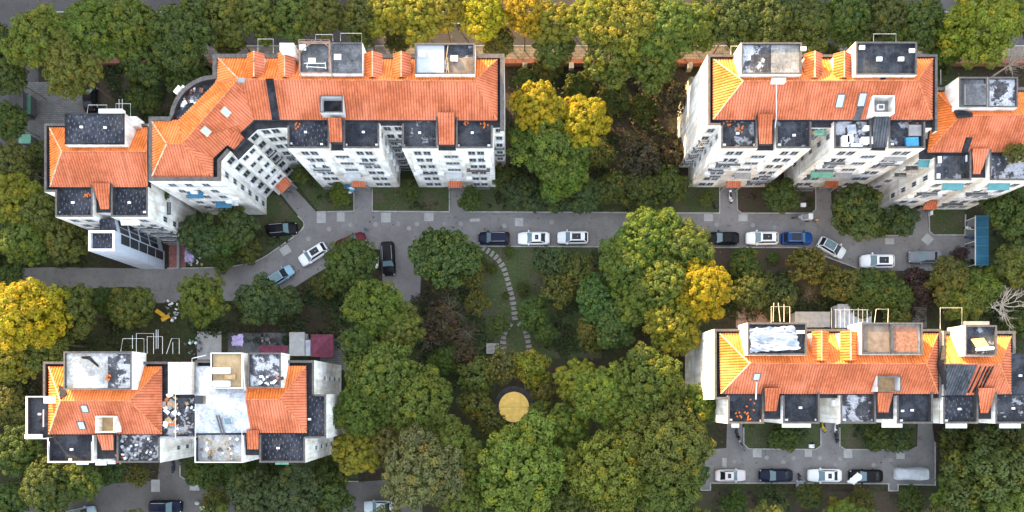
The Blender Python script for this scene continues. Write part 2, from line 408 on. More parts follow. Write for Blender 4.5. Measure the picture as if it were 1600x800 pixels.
# ------------------------------------------------------------------ ground, roads, kerbs
def sheet(name, poly, z, mat, kind='structure'):
    m = MB(); m.face([P(x, y, z) for x, y in poly], mat)
    o = m.build(name, merge=False)
    bm = bmesh.new(); bm.from_mesh(o.data); bmesh.ops.recalc_face_normals(bm, faces=bm.faces)
    for f in bm.faces:
        if f.normal.z < 0: f.normal_flip()
    bm.to_mesh(o.data); bm.free(); return struct(o, kind)
def curve(pts, n=6):
    """Catmull-Rom through pixel points"""
    out = []
    for i in range(len(pts) - 1):
        p0 = pts[max(i - 1, 0)]; p1 = pts[i]; p2 = pts[i + 1]; p3 = pts[min(i + 2, len(pts) - 1)]
        for k in range(n):
            t = k / n
            out.append(tuple(0.5 * (2 * p1[a] + (p2[a] - p0[a]) * t + (2 * p0[a] - 5 * p1[a] + 4 * p2[a] - p3[a]) * t * t + (3 * p1[a] - p0[a] - 3 * p2[a] + p3[a]) * t ** 3) for a in (0, 1)))
    out.append(pts[-1]); return out

g = MB(); R = 400
g.face([(-R, -R, 0), (R, -R, 0), (R, R, 0), (-R, R, 0)], 'soil and grass'); struct(g.build('ground'))

rd_top_w = curve([(-60, 424), (60, 418), (180, 419), (262, 420), (330, 419), (370, 416), (405, 407), (442, 383), (470, 362), (476, 349), (466, 337)])
road = rd_top_w + [(441, 306), (455.5, 289), (495, 332), (554, 331), (555, 292), (580, 292), (581, 331), (703, 332), (704, 292), (727, 292), (728, 332),
        (960, 333), (1125, 334), (1125, 291), (1149, 291), (1151, 328), (1158, 334), (1268, 334), (1275, 328), (1276, 291), (1298, 291), (1300, 334)] + \
       curve([(1304, 345), (1315, 362), (1340, 371)]) + [(1418, 368), (1426, 358), (1427, 326), (1449, 326), (1451, 362), (1458, 368), (1508, 368), (1512, 345), (1526, 340), (1526, 414), (1505, 420)] + \
       curve([(1460, 423), (1375, 423), (1343, 420), (1300, 404), (1262, 389), (1243, 386)]) + [(1090, 386), (746, 384), (700, 384)] + \
       curve([(672, 390), (660, 410), (656, 470)]) + [(652, 500), (610, 500), (601, 470), (598, 442), (594, 390)] + curve([(580, 388), (540, 402), (490, 430), (455, 452), (417, 470)]) + \
       [(352, 470), (338, 446), (300, 450), (275, 472), (240, 474), (232, 452)] + curve([(200, 448), (100, 452), (-60, 455)])
sheet('road', road, 0.012, 'asphalt')
b_road = [(-60, 772), (60, 766), (140, 758), (246, 751), (250, 716), (279, 716), (281, 744), (288, 749), (400, 751), (560, 753), (600, 750), (660, 752), (660, 840), (-60, 840)]
sheet('lane', b_road, 0.012, 'asphalt warm')
br = [(1080, 754), (1112, 702), (1135, 700), (1136, 660), (1160, 660), (1161, 694), (1169, 702), (1274, 703), (1283, 697), (1284, 660), (1310, 660), (1311, 697), (1320, 703), (1420, 703), (1433, 697), (1434, 660), (1456, 660), (1460, 690),
      (1460, 757), (1402, 756), (1402, 766), (1389, 766), (1389, 755), (1258, 754), (1258, 765), (1245, 765), (1245, 754), (1109, 754), (1109, 765), (1096, 765), (1096, 754)]
sheet('car_park', br, 0.012, 'asphalt')
sheet('street', [(-200, -80), (1800, -80), (1800, 73), (60, 73), (60, 210), (20, 260), (-200, 260)], 0.010, 'asphalt dark')
sheet('pavement', [(62, 73), (1800, 73), (1800, 96.5), (62, 96.5)], 0.10, 'paving tan')
sheet('parking_court', [(36, 128), (160, 128), (160, 196), (90, 214), (70, 260), (36, 240)], 0.014, 'paving grey')
sheet('median_strip', [(70, 20), (1800, 20), (1800, 38), (70, 38)], 0.09, 'lawn')
# lawns and planted beds in the courtyards
beds = [('lawn', [(400, 300), (436, 306), (466, 341), (470, 350), (466, 361), (440, 381), (404, 404), (368, 413), (280, 416), (280, 340)]),
        ('lawn', [(456, 278), (553, 278), (552.5, 329), (497, 330)]), ('lawn', [(583, 280), (701.5, 280), (701.5, 330), (583, 330)]),
        ('lawn', [(729.5, 280), (1123, 290), (1123, 332), (729.5, 331)]), ('dirt', [(1153, 280), (1273, 280), (1273, 332), (1160, 332), (1153, 327)]),
        ('dirt', [(1301, 280), (1424, 320), (1424, 357), (1417, 366), (1341, 369), (1317, 360), (1303, 335)]), ('lawn', [(1453, 326), (1507, 326), (1506, 366), (1459, 366), (1453, 361)]),
        ('lawn', [(748, 386), (940, 386), (940, 560), (700, 560), (700, 420)]), ('dirt', [(1100, 388), (1243, 388), (1262, 391), (1300, 406), (1343, 422), (1420, 425), (1420, 470), (1100, 470)]),
        ('lawn', [(283, 720), (560, 722), (560, 751), (400, 749), (289, 747), (283, 743)]), ('lawn', [(1163, 660), (1282, 660), (1282, 696), (1273, 701), (1170, 700), (1163, 693)]),
        ('lawn', [(1312, 660), (1432, 660), (1432, 695), (1419, 701), (1321, 701), (1312, 696)]),
        ('dirt', [(1080, 768), (1480, 768), (1480, 830), (1080, 830)]), ('dirt', [(150, 100), (330, 100), (330, 170), (150, 170)]), ('dirt', [(790, 108), (1075, 108), (1075, 280), (790, 280)])]
for i, (m, poly) in enumerate(beds): sheet('flower_bed' if m == 'dirt' else 'lawn', poly, 0.005 + 0.0008 * i, m)
def kerb(pts, w=0.16, h=0.13, z0=0.0):
    m = MB(); m.strip([P(x, y, 0) for x, y in pts], w, z0, h, 'kerb stone'); return struct(m.build('kerb'))
kerb(rd_top_w[18:])
for pts in ([(495, 332), (554, 331), (554, 293)], [(581, 293), (581, 331), (703, 332), (703, 293)], [(728, 293), (728, 332), (960, 333), (1125, 334), (1125, 292)],
            [(1150, 292), (1151, 328), (1158, 334), (1268, 334), (1275, 328), (1275, 292)], [(1340, 371), (1418, 368), (1426, 358), (1426, 328)], [(1450, 328), (1451, 362), (1458, 368), (1508, 368), (1509, 335)],
            [(1343, 420), (1300, 404), (1262, 389), (1243, 386), (1090, 386), (746, 384)][::1], [(281, 722), (281, 744), (288, 749), (400, 751), (560, 753)],
            [(1161, 668), (1161, 694), (1169, 702), (1274, 703), (1283, 697), (1283, 668)], [(1311, 668), (1311, 697), (1320, 703), (1420, 703)], 
            [(1080, 754), (1096, 754), (1096, 765), (1109, 765), (1109, 754), (1245, 754), (1245, 765), (1258, 765), (1258, 754), (1389, 755), (1389, 766), (1402, 766), (1402, 756), (1460, 757), (1460, 690)][::-1],
            [(62, 73), (1700, 73)], [(70, 20), (1700, 20)], [(70, 38), (1700, 38)]):
    kerb(pts)
# pale concrete squares in the roads
def patch(x, y, w, h, rot=0.0, mat='concrete pale'):
    m = MB(); c = P(x, y); m.box((c.x, c.y, 0.012), (w, h, 0.012), mat, rot); struct(m.build('concrete_patch'))
for x, y, w, h, r in ((502, 340, 1.4, 1.7, 0), (532.5, 339, 1.2, 1.4, 0), (603, 340, 1.5, 1.5, 0), (670, 339, 1.45, 1.3, 0), (742, 344, 1.5, .45, .05), (811, 347, 1.3, 1.3, 0), (446, 391, 1.5, 1.3, .55),
                      (1107, 340, 1.4, 1.1, 0), (1161, 340, 1.4, 1.1, 0), (1390, 377, 1.4, .95, 0), (1449, 374, 1.4, 1.4, .85), (1183, 708, 1.35, 1.3, 0), (1263, 708, 1.1, 1.2, 0), (1325, 709, 1.3, 1.3, 0), (1407, 711, 1.3, 1.25, 0),
                      (1132, 723, .7, 1.5, 0), (243, 759, 1.35, 1.9, 0), (304, 758, 1.5, 1.7, 0)): patch(x, y, w, h, r)
rs = random.Random(5)
for x, y in ((548, 351), (514, 358), (482, 373), (587, 351), (622, 350), (651, 350), (695, 350), (639, 357), (720, 350), (788, 353), (862, 347), (1147, 721), (1198, 715), (1224, 722), (1240, 716), (1281, 716), (1305, 726), (1313, 717), (1365, 727), (1391, 719), (1120, 351), (1210, 355), (1176, 352)):
    m = MB(); c = P(x, y); m.cyl((c.x, c.y), 0.32 + 0.06 * rs.random(), 0.0, 0.017, 'concrete', 18); struct(m.build('manhole_cover'))
# stepping stones through the garden
def stones(px, first=0):
    for i in range(len(px) - 1):
        pass
    L = 0; acc = []
    pts = [P(x, y) for x, y in curve(px, 10)]
    step = 0.78; d = 0.0
    for a, b in zip(pts, pts[1:]):
        seg = (b - a).length
        while d < seg:
            acc.append((a.lerp(b, d / seg), math.atan2(b.y - a.y, b.x - a.x))); d += step
        d -= seg
    return acc
n_st = 0
for poly in ([(756, 388), (775, 402), (787, 420), (794, 442), (800, 465), (804, 490), (805, 500)], [(797, 507), (788, 520), (786, 538), (785, 552)], [(812, 506), (822, 520), (826, 540), (827, 554)]):
    for p, a in stones(poly):
        m = MB(); m.box((p.x, p.y, 0.045), (0.50 + rs.uniform(-.05, .05), 0.86 + rs.uniform(-.1, .1), 0.07), 'stepping stone', a + rs.uniform(-.06, .06))
        o = m.build('stepping_stone', base=(p.x, p.y, 0))
        tag(o, 'flat grey stepping stone in the forked garden path across the lawn', 'stepping stone', 'stepping stones of the garden path')
m = MB(); c = P(770, 545); m.box((c.x, c.y, 0.25), (1.9, 1.55, 0.5), 'stepping stone'); m.box((c.x, c.y, 0.54), (2.0, 1.65, 0.07), 'stepping stone')
tag(m.build('stone_bench', base=(c.x, c.y, 0)), 'square grey concrete block beside the left fork of the stepping stones', 'stone block')

# round yellow cover on its dark drum
c = P(803, 636, 0.9); t = thing('round_platform', 'round yellow deck on a dark drum ringed by trees', 'platform', (c.x, c.y, 0))
m = MB(); m.cyl((c.x, c.y + .35), 2.95, 0.0, 0.12, 'dark stone', 40); m.build('plinth', t)
m = MB(); m.cyl((c.x, c.y), 2.42, 0.125, 0.86, 'dark stone', 40); m.build('drum', t)
for sgn in (1, -1):
    m = MB(); pts = [(c.x + 2.34 * math.cos(a), c.y + sgn * (0.02 + 2.34 * math.sin(a))) for a in [math.pi * i / 30 for i in range(31)]]
    m.prism(pts, 0.865, 0.93, 'disc yellow'); m.build('deck_half', t)

# brick garden wall along the pavement
t = thing('brick_wall', 'low red brick garden wall with pale piers along the tan pavement', 'wall', P(900, 100))
m = MB(); a, b = P(62, 104), P(1800, 97); 
m.prism([(a.x, a.y), (b.x, a.y), (b.x, b.y - .02), (a.x, b.y - .02)], 0, 1.1, 'brick red'); m.build('wall', t)
for x in (820, 856, 892, 927, 962, 1075):
    m = MB(); q = P(x, 103.5); m.box((q.x, q.y - .5, 0.7), (0.7, 0.9, 1.4), 'concrete'); m.build('pier', t)

# ------------------------------------------------------------------ building kit
WIN = {}
def window_proto(w, h):
    key = (w, h)
    if key not in WIN:
        m = MB(); fr = 0.06
        for cx, cz, sx, sz in ((0, h / 2 - fr / 2, w, fr), (0, -h / 2 + fr / 2, w, fr), (-w / 2 + fr / 2, 0, fr, h - 2 * fr), (w / 2 - fr / 2, 0, fr, h - 2 * fr), (0.0, 0, 0.04, h - 2 * fr)):
            m.box((cx, -0.035, cz), (sx, 0.07, sz), 'grey metal')
        m.box((0, -0.10, -h / 2 - 0.05), (w + .12, 0.2, 0.07), 'white metal')
        a = m.build('window', merge=False)
        pp = []
        for gm in ('pane dark', 'pane dark', 'pane curtain'):
         m = MB(); m.face([(-w / 2 + fr, -0.02, -h / 2 + fr), (w / 2 - fr, -0.02, -h / 2 + fr), (w / 2 - fr, -0.02, h / 2 - fr), (-w / 2 + fr, -0.02, h / 2 - fr)], 'pane dark')
         p = m.build('pane', merge=False); pp.append(p.data); bpy.data.objects.remove(p)
        WIN[key] = (a.data, pp)
        bpy.data.objects.remove(a)
    return WIN[key]
def put_window(b, A, B, t, z, w=1.0, h=1.4):
    A = Vector((A[0], A[1])); B = Vector((B[0], B[1])); d = (B - A).normalized(); q = A + (B - A) * t
    md, pd = window_proto(w, h); base = WBASE[b.name]
    o = bpy.data.objects.new('window', md); COL.objects.link(o); o.parent = b
    o.location = (q.x - base.x, q.y - base.y, z - base.z); o.rotation_euler = (0, 0, math.atan2(d.y, d.x))
    p = bpy.data.objects.new('pane', rs.choice(pd)); COL.objects.link(p); p.parent = o
    return o
def wall_box(b, name, A, B, t, z, size, mat, out=0.0, top=None):
    """box standing out from the wall face A->B: size = (along, depth, height)"""
    A = Vector((A[0], A[1])); B = Vector((B[0], B[1])); d = (B - A).normalized(); n = Vector((d.y, -d.x)); q = A + (B - A) * t + n * (out + size[1] / 2 + 0.004)
    m = MB(); m.box((q.x, q.y, z), size, mat, math.atan2(d.y, d.x), top); return m.build(name, b)
def ac_unit(b, A, B, t, z): 
    o = wall_box(b, 'air_conditioner', A, B, t, z, (0.85, 0.36, 0.6), 'white plastic'); return o
def cage(b, A, B, t, z, w, h=1.6, dep=0.6, mat='grey metal', nm='window_grille'):
    A = Vector((A[0], A[1])); B = Vector((B[0], B[1])); d = (B - A).normalized(); n = Vector((d.y, -d.x)); q = A + (B - A) * t
    m = MB()
    def pt(u, o, v): r = q + d * u + n * o; return (r.x, r.y, z + v)
    for v in (-h / 2, h / 2):
        m.tube([pt(-w / 2, 0.02, v), pt(-w / 2, dep, v), pt(w / 2, dep, v), pt(w / 2, 0.02, v)], 0.03, mat, 4)
    k = max(3, int(w / 0.3))
    for i in range(k + 1): m.tube([pt(-w / 2 + w * i / k, dep, -h / 2), pt(-w / 2 + w * i / k, dep, h / 2)], 0.018, mat, 4)
    m.face([pt(-w / 2, 0.02, -h / 2 + .04), pt(w / 2, 0.02, -h / 2 + .04), pt(w / 2, dep * .7, -h / 2 + .04), pt(-w / 2, dep * .7, -h / 2 + .04)], 'dark metal')
    return m.build(nm, b)
def awning(b, A, B, t, z, w, dep, mat): 
    A = Vector((A[0], A[1])); B = Vector((B[0], B[1])); d = (B - A).normalized(); n = Vector((d.y, -d.x)); q = A + (B - A) * t
    m = MB()
    def pt(u, o, v): r = q + d * u + n * o; return (r.x, r.y, z + v)
    t4 = [pt(-w / 2, .02, .25), pt(w / 2, .02, .25), pt(w / 2, dep, 0), pt(-w / 2, dep, 0)]; b4 = [(p[0], p[1], p[2] - .06) for p in t4]
    m.face(t4[::-1], mat); m.face(b4, mat)
    for i in range(4): m.face((t4[i], t4[(i + 1) % 4], b4[(i + 1) % 4], b4[i]), mat)
    return m.build('awning', b)
def XY(pts, z): return [tuple(P(x, y, z)[:2]) for x, y in pts]
def rect(x0, y0, x1, y1): return [(x0, y0), (x1, y0), (x1, y1), (x0, y1)]
def ccw(poly):
    ar = sum(poly[i][0] * poly[(i + 1) % len(poly)][1] - poly[(i + 1) % len(poly)][0] * poly[i][1] for i in range(len(poly)))
    return poly if ar > 0 else poly[::-1]

def body(b, poly_px, z, h=0.8, mat='wall white', top='gutter'):
    """wall block; the px outline is read at the parapet height z, the block stops h below it"""
    m = MB(); m.prism(XY(poly_px, z), 0, z - h, mat, top); return m.build('wall', b)
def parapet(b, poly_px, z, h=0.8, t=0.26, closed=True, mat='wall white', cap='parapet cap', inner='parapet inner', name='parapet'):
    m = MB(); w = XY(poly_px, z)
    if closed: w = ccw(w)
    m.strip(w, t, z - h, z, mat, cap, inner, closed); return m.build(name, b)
def terrace(b, x0, y0, x1, y1, z, mat, h=0.8, t=0.26, edges=None, cap='parapet cap', up=0.03):
    m = MB(); w = XY(rect(x0, y0, x1, y1), z)
    m.face([(p[0], p[1], z - h + up) for p in ccw(w)], mat); o = m.build('terrace', b)
    if cap == 'white metal': t = .14
    if edges is None: parapet(b, rect(x0, y0, x1, y1), z, h, t, True, cap=cap)
    elif edges: parapet(b, edges, z, h, t, False, cap=cap)
    return o
def cut(w, hole):
    """px rectangle (x0, y0, x1, y1, z) of a light well -> its u and v range on a south slope"""
    if hole is None: return None
    u, v, n = basis(w)
    if n.y > -.2 or abs(n.x) > .05: return None
    a, b = P(hole[0], hole[3], hole[4]), P(hole[2], hole[1], hole[4]); k = w[0].dot(n)
    def vv(y): z = (k - n.y * y - n.x * (a.x + b.x) / 2) / n.z; return v.y * y + v.z * z
    return (a.x + .1, b.x - .1, vv(a.y + .08), vv(b.y - .08))
def basis(w):
    n = (w[1] - w[0]).cross(w[2] - w[0]).normalized()
    if n.z < 0: n = -n
    u = Vector((-n.y, n.x, 0)); u = u.normalized() if u.length > 1e-4 else Vector((1, 0, 0)); return u, n.cross(u), n
def tris(w):
    """keep a flat slope whole, split a twisted one"""
    n = (w[1] - w[0]).cross(w[2] - w[0]).normalized()
    if all(abs((p - w[0]).dot(n)) < .12 for p in w): return [w]
    return [[w[0], w[i], w[i + 1]] for i in range(1, len(w) - 1)]
def roof(b, faces, mat='roof tile shade tone', zs=None, name='roof', hole=None):
    """faces: lists of (px,py,z); outer edges get a skirt down to zs"""
    m = MB(); edges = {}
    for fc in faces:
        mt = mat
        if isinstance(fc, tuple): mt, fc = fc
        w = [P(*p) for p in fc]
        n = Vector((0, 0, 0))
        for i in range(len(w)): n += (w[i] - w[0]).cross(w[(i + 1) % len(w)] - w[0])
        if n.z < 0: w = w[::-1]; fc = fc[::-1]; n = -n
        n.normalize(); u = Vector((-n.y, n.x, 0)); u = u.normalized() if u.length > 1e-4 else Vector((1, 0, 0)); v = n.cross(u)
        if 'tile' in mt: n = (w[1] - w[0]).cross(w[2] - w[0]).normalized(); u = Vector((-n.y, n.x, 0)).normalized(); v = n.cross(u); [m.tiles(tri, mt, *basis(tri), hole=cut(tri, hole)) for tri in tris(w)]
        else: m.face(w, mt, [(p.dot(u), p.dot(v)) for p in w])
        for i in range(len(w)):
            k = (fc[i][:2], fc[(i + 1) % len(w)][:2]); edges.setdefault(frozenset(k), []).append((w[i], w[(i + 1) % len(w)], mt))
    if zs is not None:
        for e in edges.values():
            if len(e) == 1:
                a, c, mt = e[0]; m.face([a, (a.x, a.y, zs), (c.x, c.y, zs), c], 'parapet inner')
    return m.build(name, b, merge=False)
def ridges(b, lines, mat='ridge tile', r=0.09, name='ridge_tile'):
    m = MB()
    for ln in lines:
        mt = mat
        if isinstance(ln, tuple): mt, ln = ln
        m.tube([P(*p) + Vector((0, 0, 0.10)) for p in ln], r, mt, 6)
    return m.build(name, b)
def hip(b, nw, ne, se, sw, rw, re, ze, zr, zs, matN='roof tile lit tone', matS='roof tile shade tone', wl='mortar ridge', hole=None):
    a, c, d, e = [(p[0], p[1], ze) for p in (nw, ne, se, sw)]; r1, r2 = (*rw, zr), (*re, zr)
    south = [e, d, r2, r1]
    o = roof(b, [('roof tile lit tone', [a, c, r2, r1]), ('roof tile lit tone', [a, r1, e]), ('roof tile shade tone', [c, d, r2]), ('roof tile shade tone', south)], zs=zs, hole=hole)
    ridges(b, [[r1, r2], (wl, [a, r1]), (wl, [e, r1]), [c, r2], [d, r2]])
    return plane_of(P(*e), P(*d), P(*r2)), plane_of(P(*a), P(*c), P(*r2))
def roof_box(b, x0, y0, x1, y1, z, z0, mat, wall='wall cream', cap='parapet cap', t=0.22, h=0.35, name='roof_box'):
    m = MB(); m.prism(XY(rect(x0, y0, x1, y1), z), z0, z - h, wall, 'gutter'); o = m.build(name, b)
    terrace(o, x0, y0, x1, y1, z, mat, h, t, cap=cap, up=0.04)
    return o
def dormer(b, x0, x1, xr, yn, ys, zd, ze, z0, left='roof tile lit tone', right='roof tile lit tone', cheek='wall white'):
    pr = P(xr, yn, zd); pl = P(x0, yn, ze); pq = P(x1, yn, ze); s = P(xr, ys, zd).y
    m = MB(); n = pr.y
    e = 0.18
    def uvs(w):
        nn = (w[1] - w[0]).cross(w[2] - w[0]).normalized()
        if nn.z < 0: w = w[::-1]; nn = -nn
        u = Vector((-nn.y, nn.x, 0)).normalized(); v = nn.cross(u); return w, [(p.dot(u), p.dot(v)) for p in w]
    for (q, mt) in ((pl, left), (pq, right)):
        w, uv = uvs([Vector((pr.x, n, zd)), Vector((q.x, n, ze)), Vector((q.x, s, ze)), Vector((pr.x, s, zd))]); m.tiles(w, mt, *basis(w))
    o = m.build('dormer', b, merge=False)
    k = MB(); k.prism([(pl.x + e, n - e), (pq.x - e, n - e), (pq.x - e, s), (pl.x + e, s)], z0, ze - 0.05, cheek)
    k.face([(pl.x + e, n - e, ze - .05), (pq.x - e, n - e, ze - .05), (pr.x, n - e, zd - .06)], cheek); k.build('wall', o)
    k = MB(); k.tube([(pr.x, n, zd + .08), (pr.x, s, zd + .08)], 0.08, 'mortar ridge', 6); k.build('ridge_tile', o)
    return o
def skylight(b, px, py, w, h, plane, rot=0.0, frame='grey metal', pane='pane sky', t=0.09, lift=0.16):
    p0, n = plane; c = on_plane(px, py, plane, lift); u = Vector((-n.y, n.x, 0)).normalized(); v = n.cross(u)
    u2 = u * math.cos(rot) + v * math.sin(rot); v2 = n.cross(u2)
    m = MB()
    def q(a, d, z): return c + u2 * a + v2 * d + n * z
    o4 = [(-w / 2, -h / 2), (w / 2, -h / 2), (w / 2, h / 2), (-w / 2, h / 2)]; i4 = [(a * (w - 2 * t) / w, d * (h - 2 * t) / h) for a, d in o4]
    for i in range(4):
        j = (i + 1) % 4
        m.face((q(*o4[i], 0), q(*o4[j], 0), q(*i4[j], 0), q(*i4[i], 0)), frame); m.face((q(*o4[i], -.4), q(*o4[j], -.4), q(*o4[j], 0), q(*o4[i], 0)), frame)
    o = m.build('skylight', b)
    m = MB(); m.face([q(*p, -0.02) for p in i4], pane); m.build('pane', o); return o
def roof_strip(b, poly, plane, mat, off=0.2, name='roof_strip'):
    m = MB(); w = [on_plane(x, y, plane, off) for x, y in poly]; n = plane[1]
    if (w[1] - w[0]).cross(w[2] - w[0]).z < 0: w = w[::-1]
    m.face(w, mat)
    for i in range(len(w)): a, c = w[i], w[(i + 1) % len(w)]; m.face((a, a - n * off, c - n * off, c), mat)
    return m.build(name, b)
def light_well(b, x0, y0, x1, y1, z, z0, floor='bitumen black', wall='wall grey', cap='parapet cap', t=0.16):
    w = ccw(XY(rect(x0, y0, x1, y1), z)); m = MB()
    m.strip(w, t, z0, z, wall, cap, wall, True); o = m.build('light_well', b)
    m = MB(); cx = [p[0] for p in w]; cy = [p[1] for p in w]
    zf = z - 1.3
    m.face([(min(cx) + t, min(cy) + t, zf), (max(cx) - t, min(cy) + t, zf), (max(cx) - t, max(cy) - t, zf), (min(cx) + t, max(cy) - t, zf)], floor); m.build('floor', o)
    return o
def link_roof(b, poly, ztop, zbot, mat='roof tile shade tone', zs=None, name='porch_roof'):
    """narrow tiled slope: poly = (nw, ne, se, sw) px, north edge at ztop, south edge at zbot"""
    nw, ne, se, sw = poly
    return roof(b, [(mat, [(*nw, ztop), (*ne, ztop), (*se, zbot), (*sw, zbot)])], mat, zs, name)
def canopy(b, poly, z=3.1, drop=0.5):
    nw, ne, se, sw = poly
    w = [P(*nw, z), P(*ne, z), P(*se, z - drop), P(*sw, z - drop)]
    if (w[1] - w[0]).cross(w[2] - w[0]).z < 0: w = [w[1], w[0], w[3], w[2]]
    m = MB(); n = (w[1] - w[0]).cross(w[2] - w[0]).normalized(); u = Vector((-n.y, n.x, 0)).normalized(); v = n.cross(u)
    m.tiles(w, 'roof tile shade tone', *basis(w))
    lo = [p - Vector((0, 0, .18)) for p in w]
    for i in range(4): m.face((w[i], lo[i], lo[(i + 1) % 4], w[(i + 1) % 4]), 'concrete')
    m.face(lo[::-1], 'concrete'); o = m.build('canopy', b, merge=False)
    for p in (lo[2], lo[3]):
        k = MB(); q = p + (w[0] + w[1] - w[2] - w[3]).normalized() * 0.25
        k.box((q.x, q.y, q.z / 2), (0.25, 0.25, q.z - .02), 'concrete'); k.build('post', o)
    return o
def rack(b, pts, z=15.6, r=0.027, mat='white metal', name='laundry_rack'):
    m = MB(); m.tube([P(x, y, z) for x, y in pts], r, mat, 5); return m.build(name, b)
FL = [1.55 + 2.72 * i for i in range(6)]
def facade(b, A, B, ts, zs, w=1.0, h=1.4, skip=()):
    for i, z in enumerate(zs):
        for j, t in enumerate(ts):
            if (i, j) not in skip: put_window(b, A, B, t, z, w, h)
def band(b, A, B, z, mat='grey metal', th=0.07): return wall_box(b, 'wall_band', A, B, 0.5, z, ((Vector(A[:2]) - Vector(B[:2])).length - .02, 0.05, th), mat)
def vents(b, z, pts, name='roof_vent', w=0.55, d=0.3, mat='white plastic'):
    for x, y in pts:
        m = MB(); c = P(x, y, z); m.box((c.x, c.y, z + .12), (w, d, 0.2), mat); m.build(name, b)
# ------------------------------------------------------------------ building A: long bent block, upper left
ZA = 16.8; ZE, ZR, ZS = 16.5, 18.9, 16.02
arc = [(336 - 72 * math.cos(t), 190 - 73 * math.sin(t)) for t in [math.radians(4 + 82 * i / 12) for i in range(13)]]
fa = [(332, 84), (788, 84), (788, 196), (770, 196), (770, 232), (628, 232), (628, 193), (593, 193), (593, 232), (449, 232), (449, 196), (433, 196), (399, 199), (383, 214), (394, 222),
      (369, 247), (360, 236), (346, 252), (346, 283), (232, 283), (232, 182), (264, 182)] + arc + [(332, 117)]
A = thing('apartment_block', 'long white apartment block with a bent orange roof and a curved corner terrace', 'building', P(560, 200))
body(A, fa, ZA)
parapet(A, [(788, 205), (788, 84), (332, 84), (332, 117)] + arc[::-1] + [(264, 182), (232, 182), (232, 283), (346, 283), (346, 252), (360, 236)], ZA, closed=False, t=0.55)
m = MB(); ins = XY([(270, 186)] + [(336 - 66 * math.cos(t), 190 - 67 * math.sin(t)) for t in [math.radians(4 + 82 * i / 12) for i in range(13)]] + [(334, 150), (300, 184)], ZA)
m.face([(p[0], p[1], ZA - .77) for p in ccw(ins)], 'bitumen worn'); m.build('terrace', A)
z0, z1 = ZE, ZR
rA = roof(A, [('roof tile lit tone', [(340, 90, z0), (777, 93, z0), (741, 127, z1), (373, 124, z1)]),
         ('roof tile shade tone', [(397, 187, z0), (777, 188, z0), (741, 127, z1), (373, 124, z1)]),
         ('roof tile shade tone', [(777, 93, z0), (777, 188, z0), (741, 127, z1)]),
         ('roof tile lit tone', [(340, 90, z0), (373, 124, z1), (337, 130, z0)]),
         ('roof tile lit tone', [(337, 130, z0), (373, 124, z1), (285, 225, z1), (279, 188, z0)]),
         ('roof tile shade tone', [(373, 124, z1), (397, 187, z0), (333, 247, z0), (285, 225, z1)]),
         ('roof tile shade tone', [(285, 225, z1), (333, 247, z0), (333, 277, z0)]),
         ('roof tile lit tone', [(237, 189, z0), (279, 188, z0), (285, 225, z1), (261, 225, z1)]),
         ('roof tile lit tone', [(237, 189, z0), (261, 225, z1), (237, 278, z0)]),
         ('roof tile shade tone', [(237, 278, z0), (261, 225, z1), (285, 225, z1), (333, 277, z0)])], zs=ZS, hole=(500, 149, 536, 176, 18.3))
ridges(A, [[(373, 124, z1), (741, 127, z1)], [(741, 127, z1), (777, 93, z0)], [(741, 127, z1), (777, 188, z0)], ('mortar ridge', [(340, 90, z0), (373, 124, z1)]), [(373, 124, z1), (285, 225, z1)], [(261, 225, z1), (285, 225, z1)],
           ('mortar ridge', [(237, 189, z0), (261, 225, z1)]), ('mortar ridge', [(237, 278, z0), (261, 225, z1)]), [(285, 225, z1), (333, 277, z0)], [(279, 188, z0), (285, 225, z1)], [(337, 130, z0), (373, 124, z1)]])
plA = plane_of(P(397, 187, z0), P(777, 188, z0), P(741, 127, z1)); plD = plane_of(P(373, 124, z1), P(397, 187, z0), P(333, 247, z0))
m = MB(); m.prism(XY([(371, 121), (382, 121), (382, 128), (371, 128)], 19.2), ZR - .6, ZR + .22, 'concrete'); m.build('ridge_cap', A)
roof_strip(A, [(415, 123), (427, 123), (437, 188), (425, 188)], plA, 'bitumen black')
link_roof(A, [(370, 202), (382, 216), (366, 234), (353, 225)], 16.95, 16.6, zs=ZS)
plD = plane_of(P(285, 225, z1), P(373, 124, z1), P(365, 217, z0)); skylight(A, 353, 175, 0.95, 1.1, plD, frame='mortar ridge', lift=.5); skylight(A, 322, 205, 0.95, 1.1, plD, frame='mortar ridge', lift=.5)
for x0, x1, xr, yn in ((387, 413, 397, 80), (435, 461, 445, 79), (569, 597, 582, 80), (615, 642, 627, 80)):
    dormer(A, x0, x1, xr, yn, 120, 19.1, 18.3, ZS, right='roof tile shade tone')
m = MB(); m.prism(XY(rect(437, 67, 459, 79), 20.2), ZS, 20.2, 'wall white'); m.build('chimney', A)
bx = roof_box(A, 467, 66, 516, 115, 19.6, ZS, 'felt grey', cap='rust metal'); roof_box(A, 517, 66, 566, 115, 19.6, ZS, 'felt grey', cap='felt grey', wall='wall white', h=.12)
roof_box(A, 648, 67, 742, 116, 19.6, ZS, 'bitumen worn')
m = MB(); w = XY(rect(651, 70, 694, 115), 19.4); m.prism(w, 19.3, 19.42, 'sheet metal pale'); m.build('metal_sheet', A)
m = MB(); w = XY(rect(701, 90, 739, 115), 19.4); m.face([(p[0], p[1], 19.33) for p in ccw(w)], 'screed brown'); m.build('bare_screed', A)
m = MB()
for a, c in (((700, 71), (696, 101)), ((699, 90), (701, 114)), ((697, 114), (700, 100))): m.tube([P(*a, 19.5), P(*c, 19.5)], .07, 'wood', 4)
m.build('timber', A)
m = MB()   # rusty frame over the left roof box
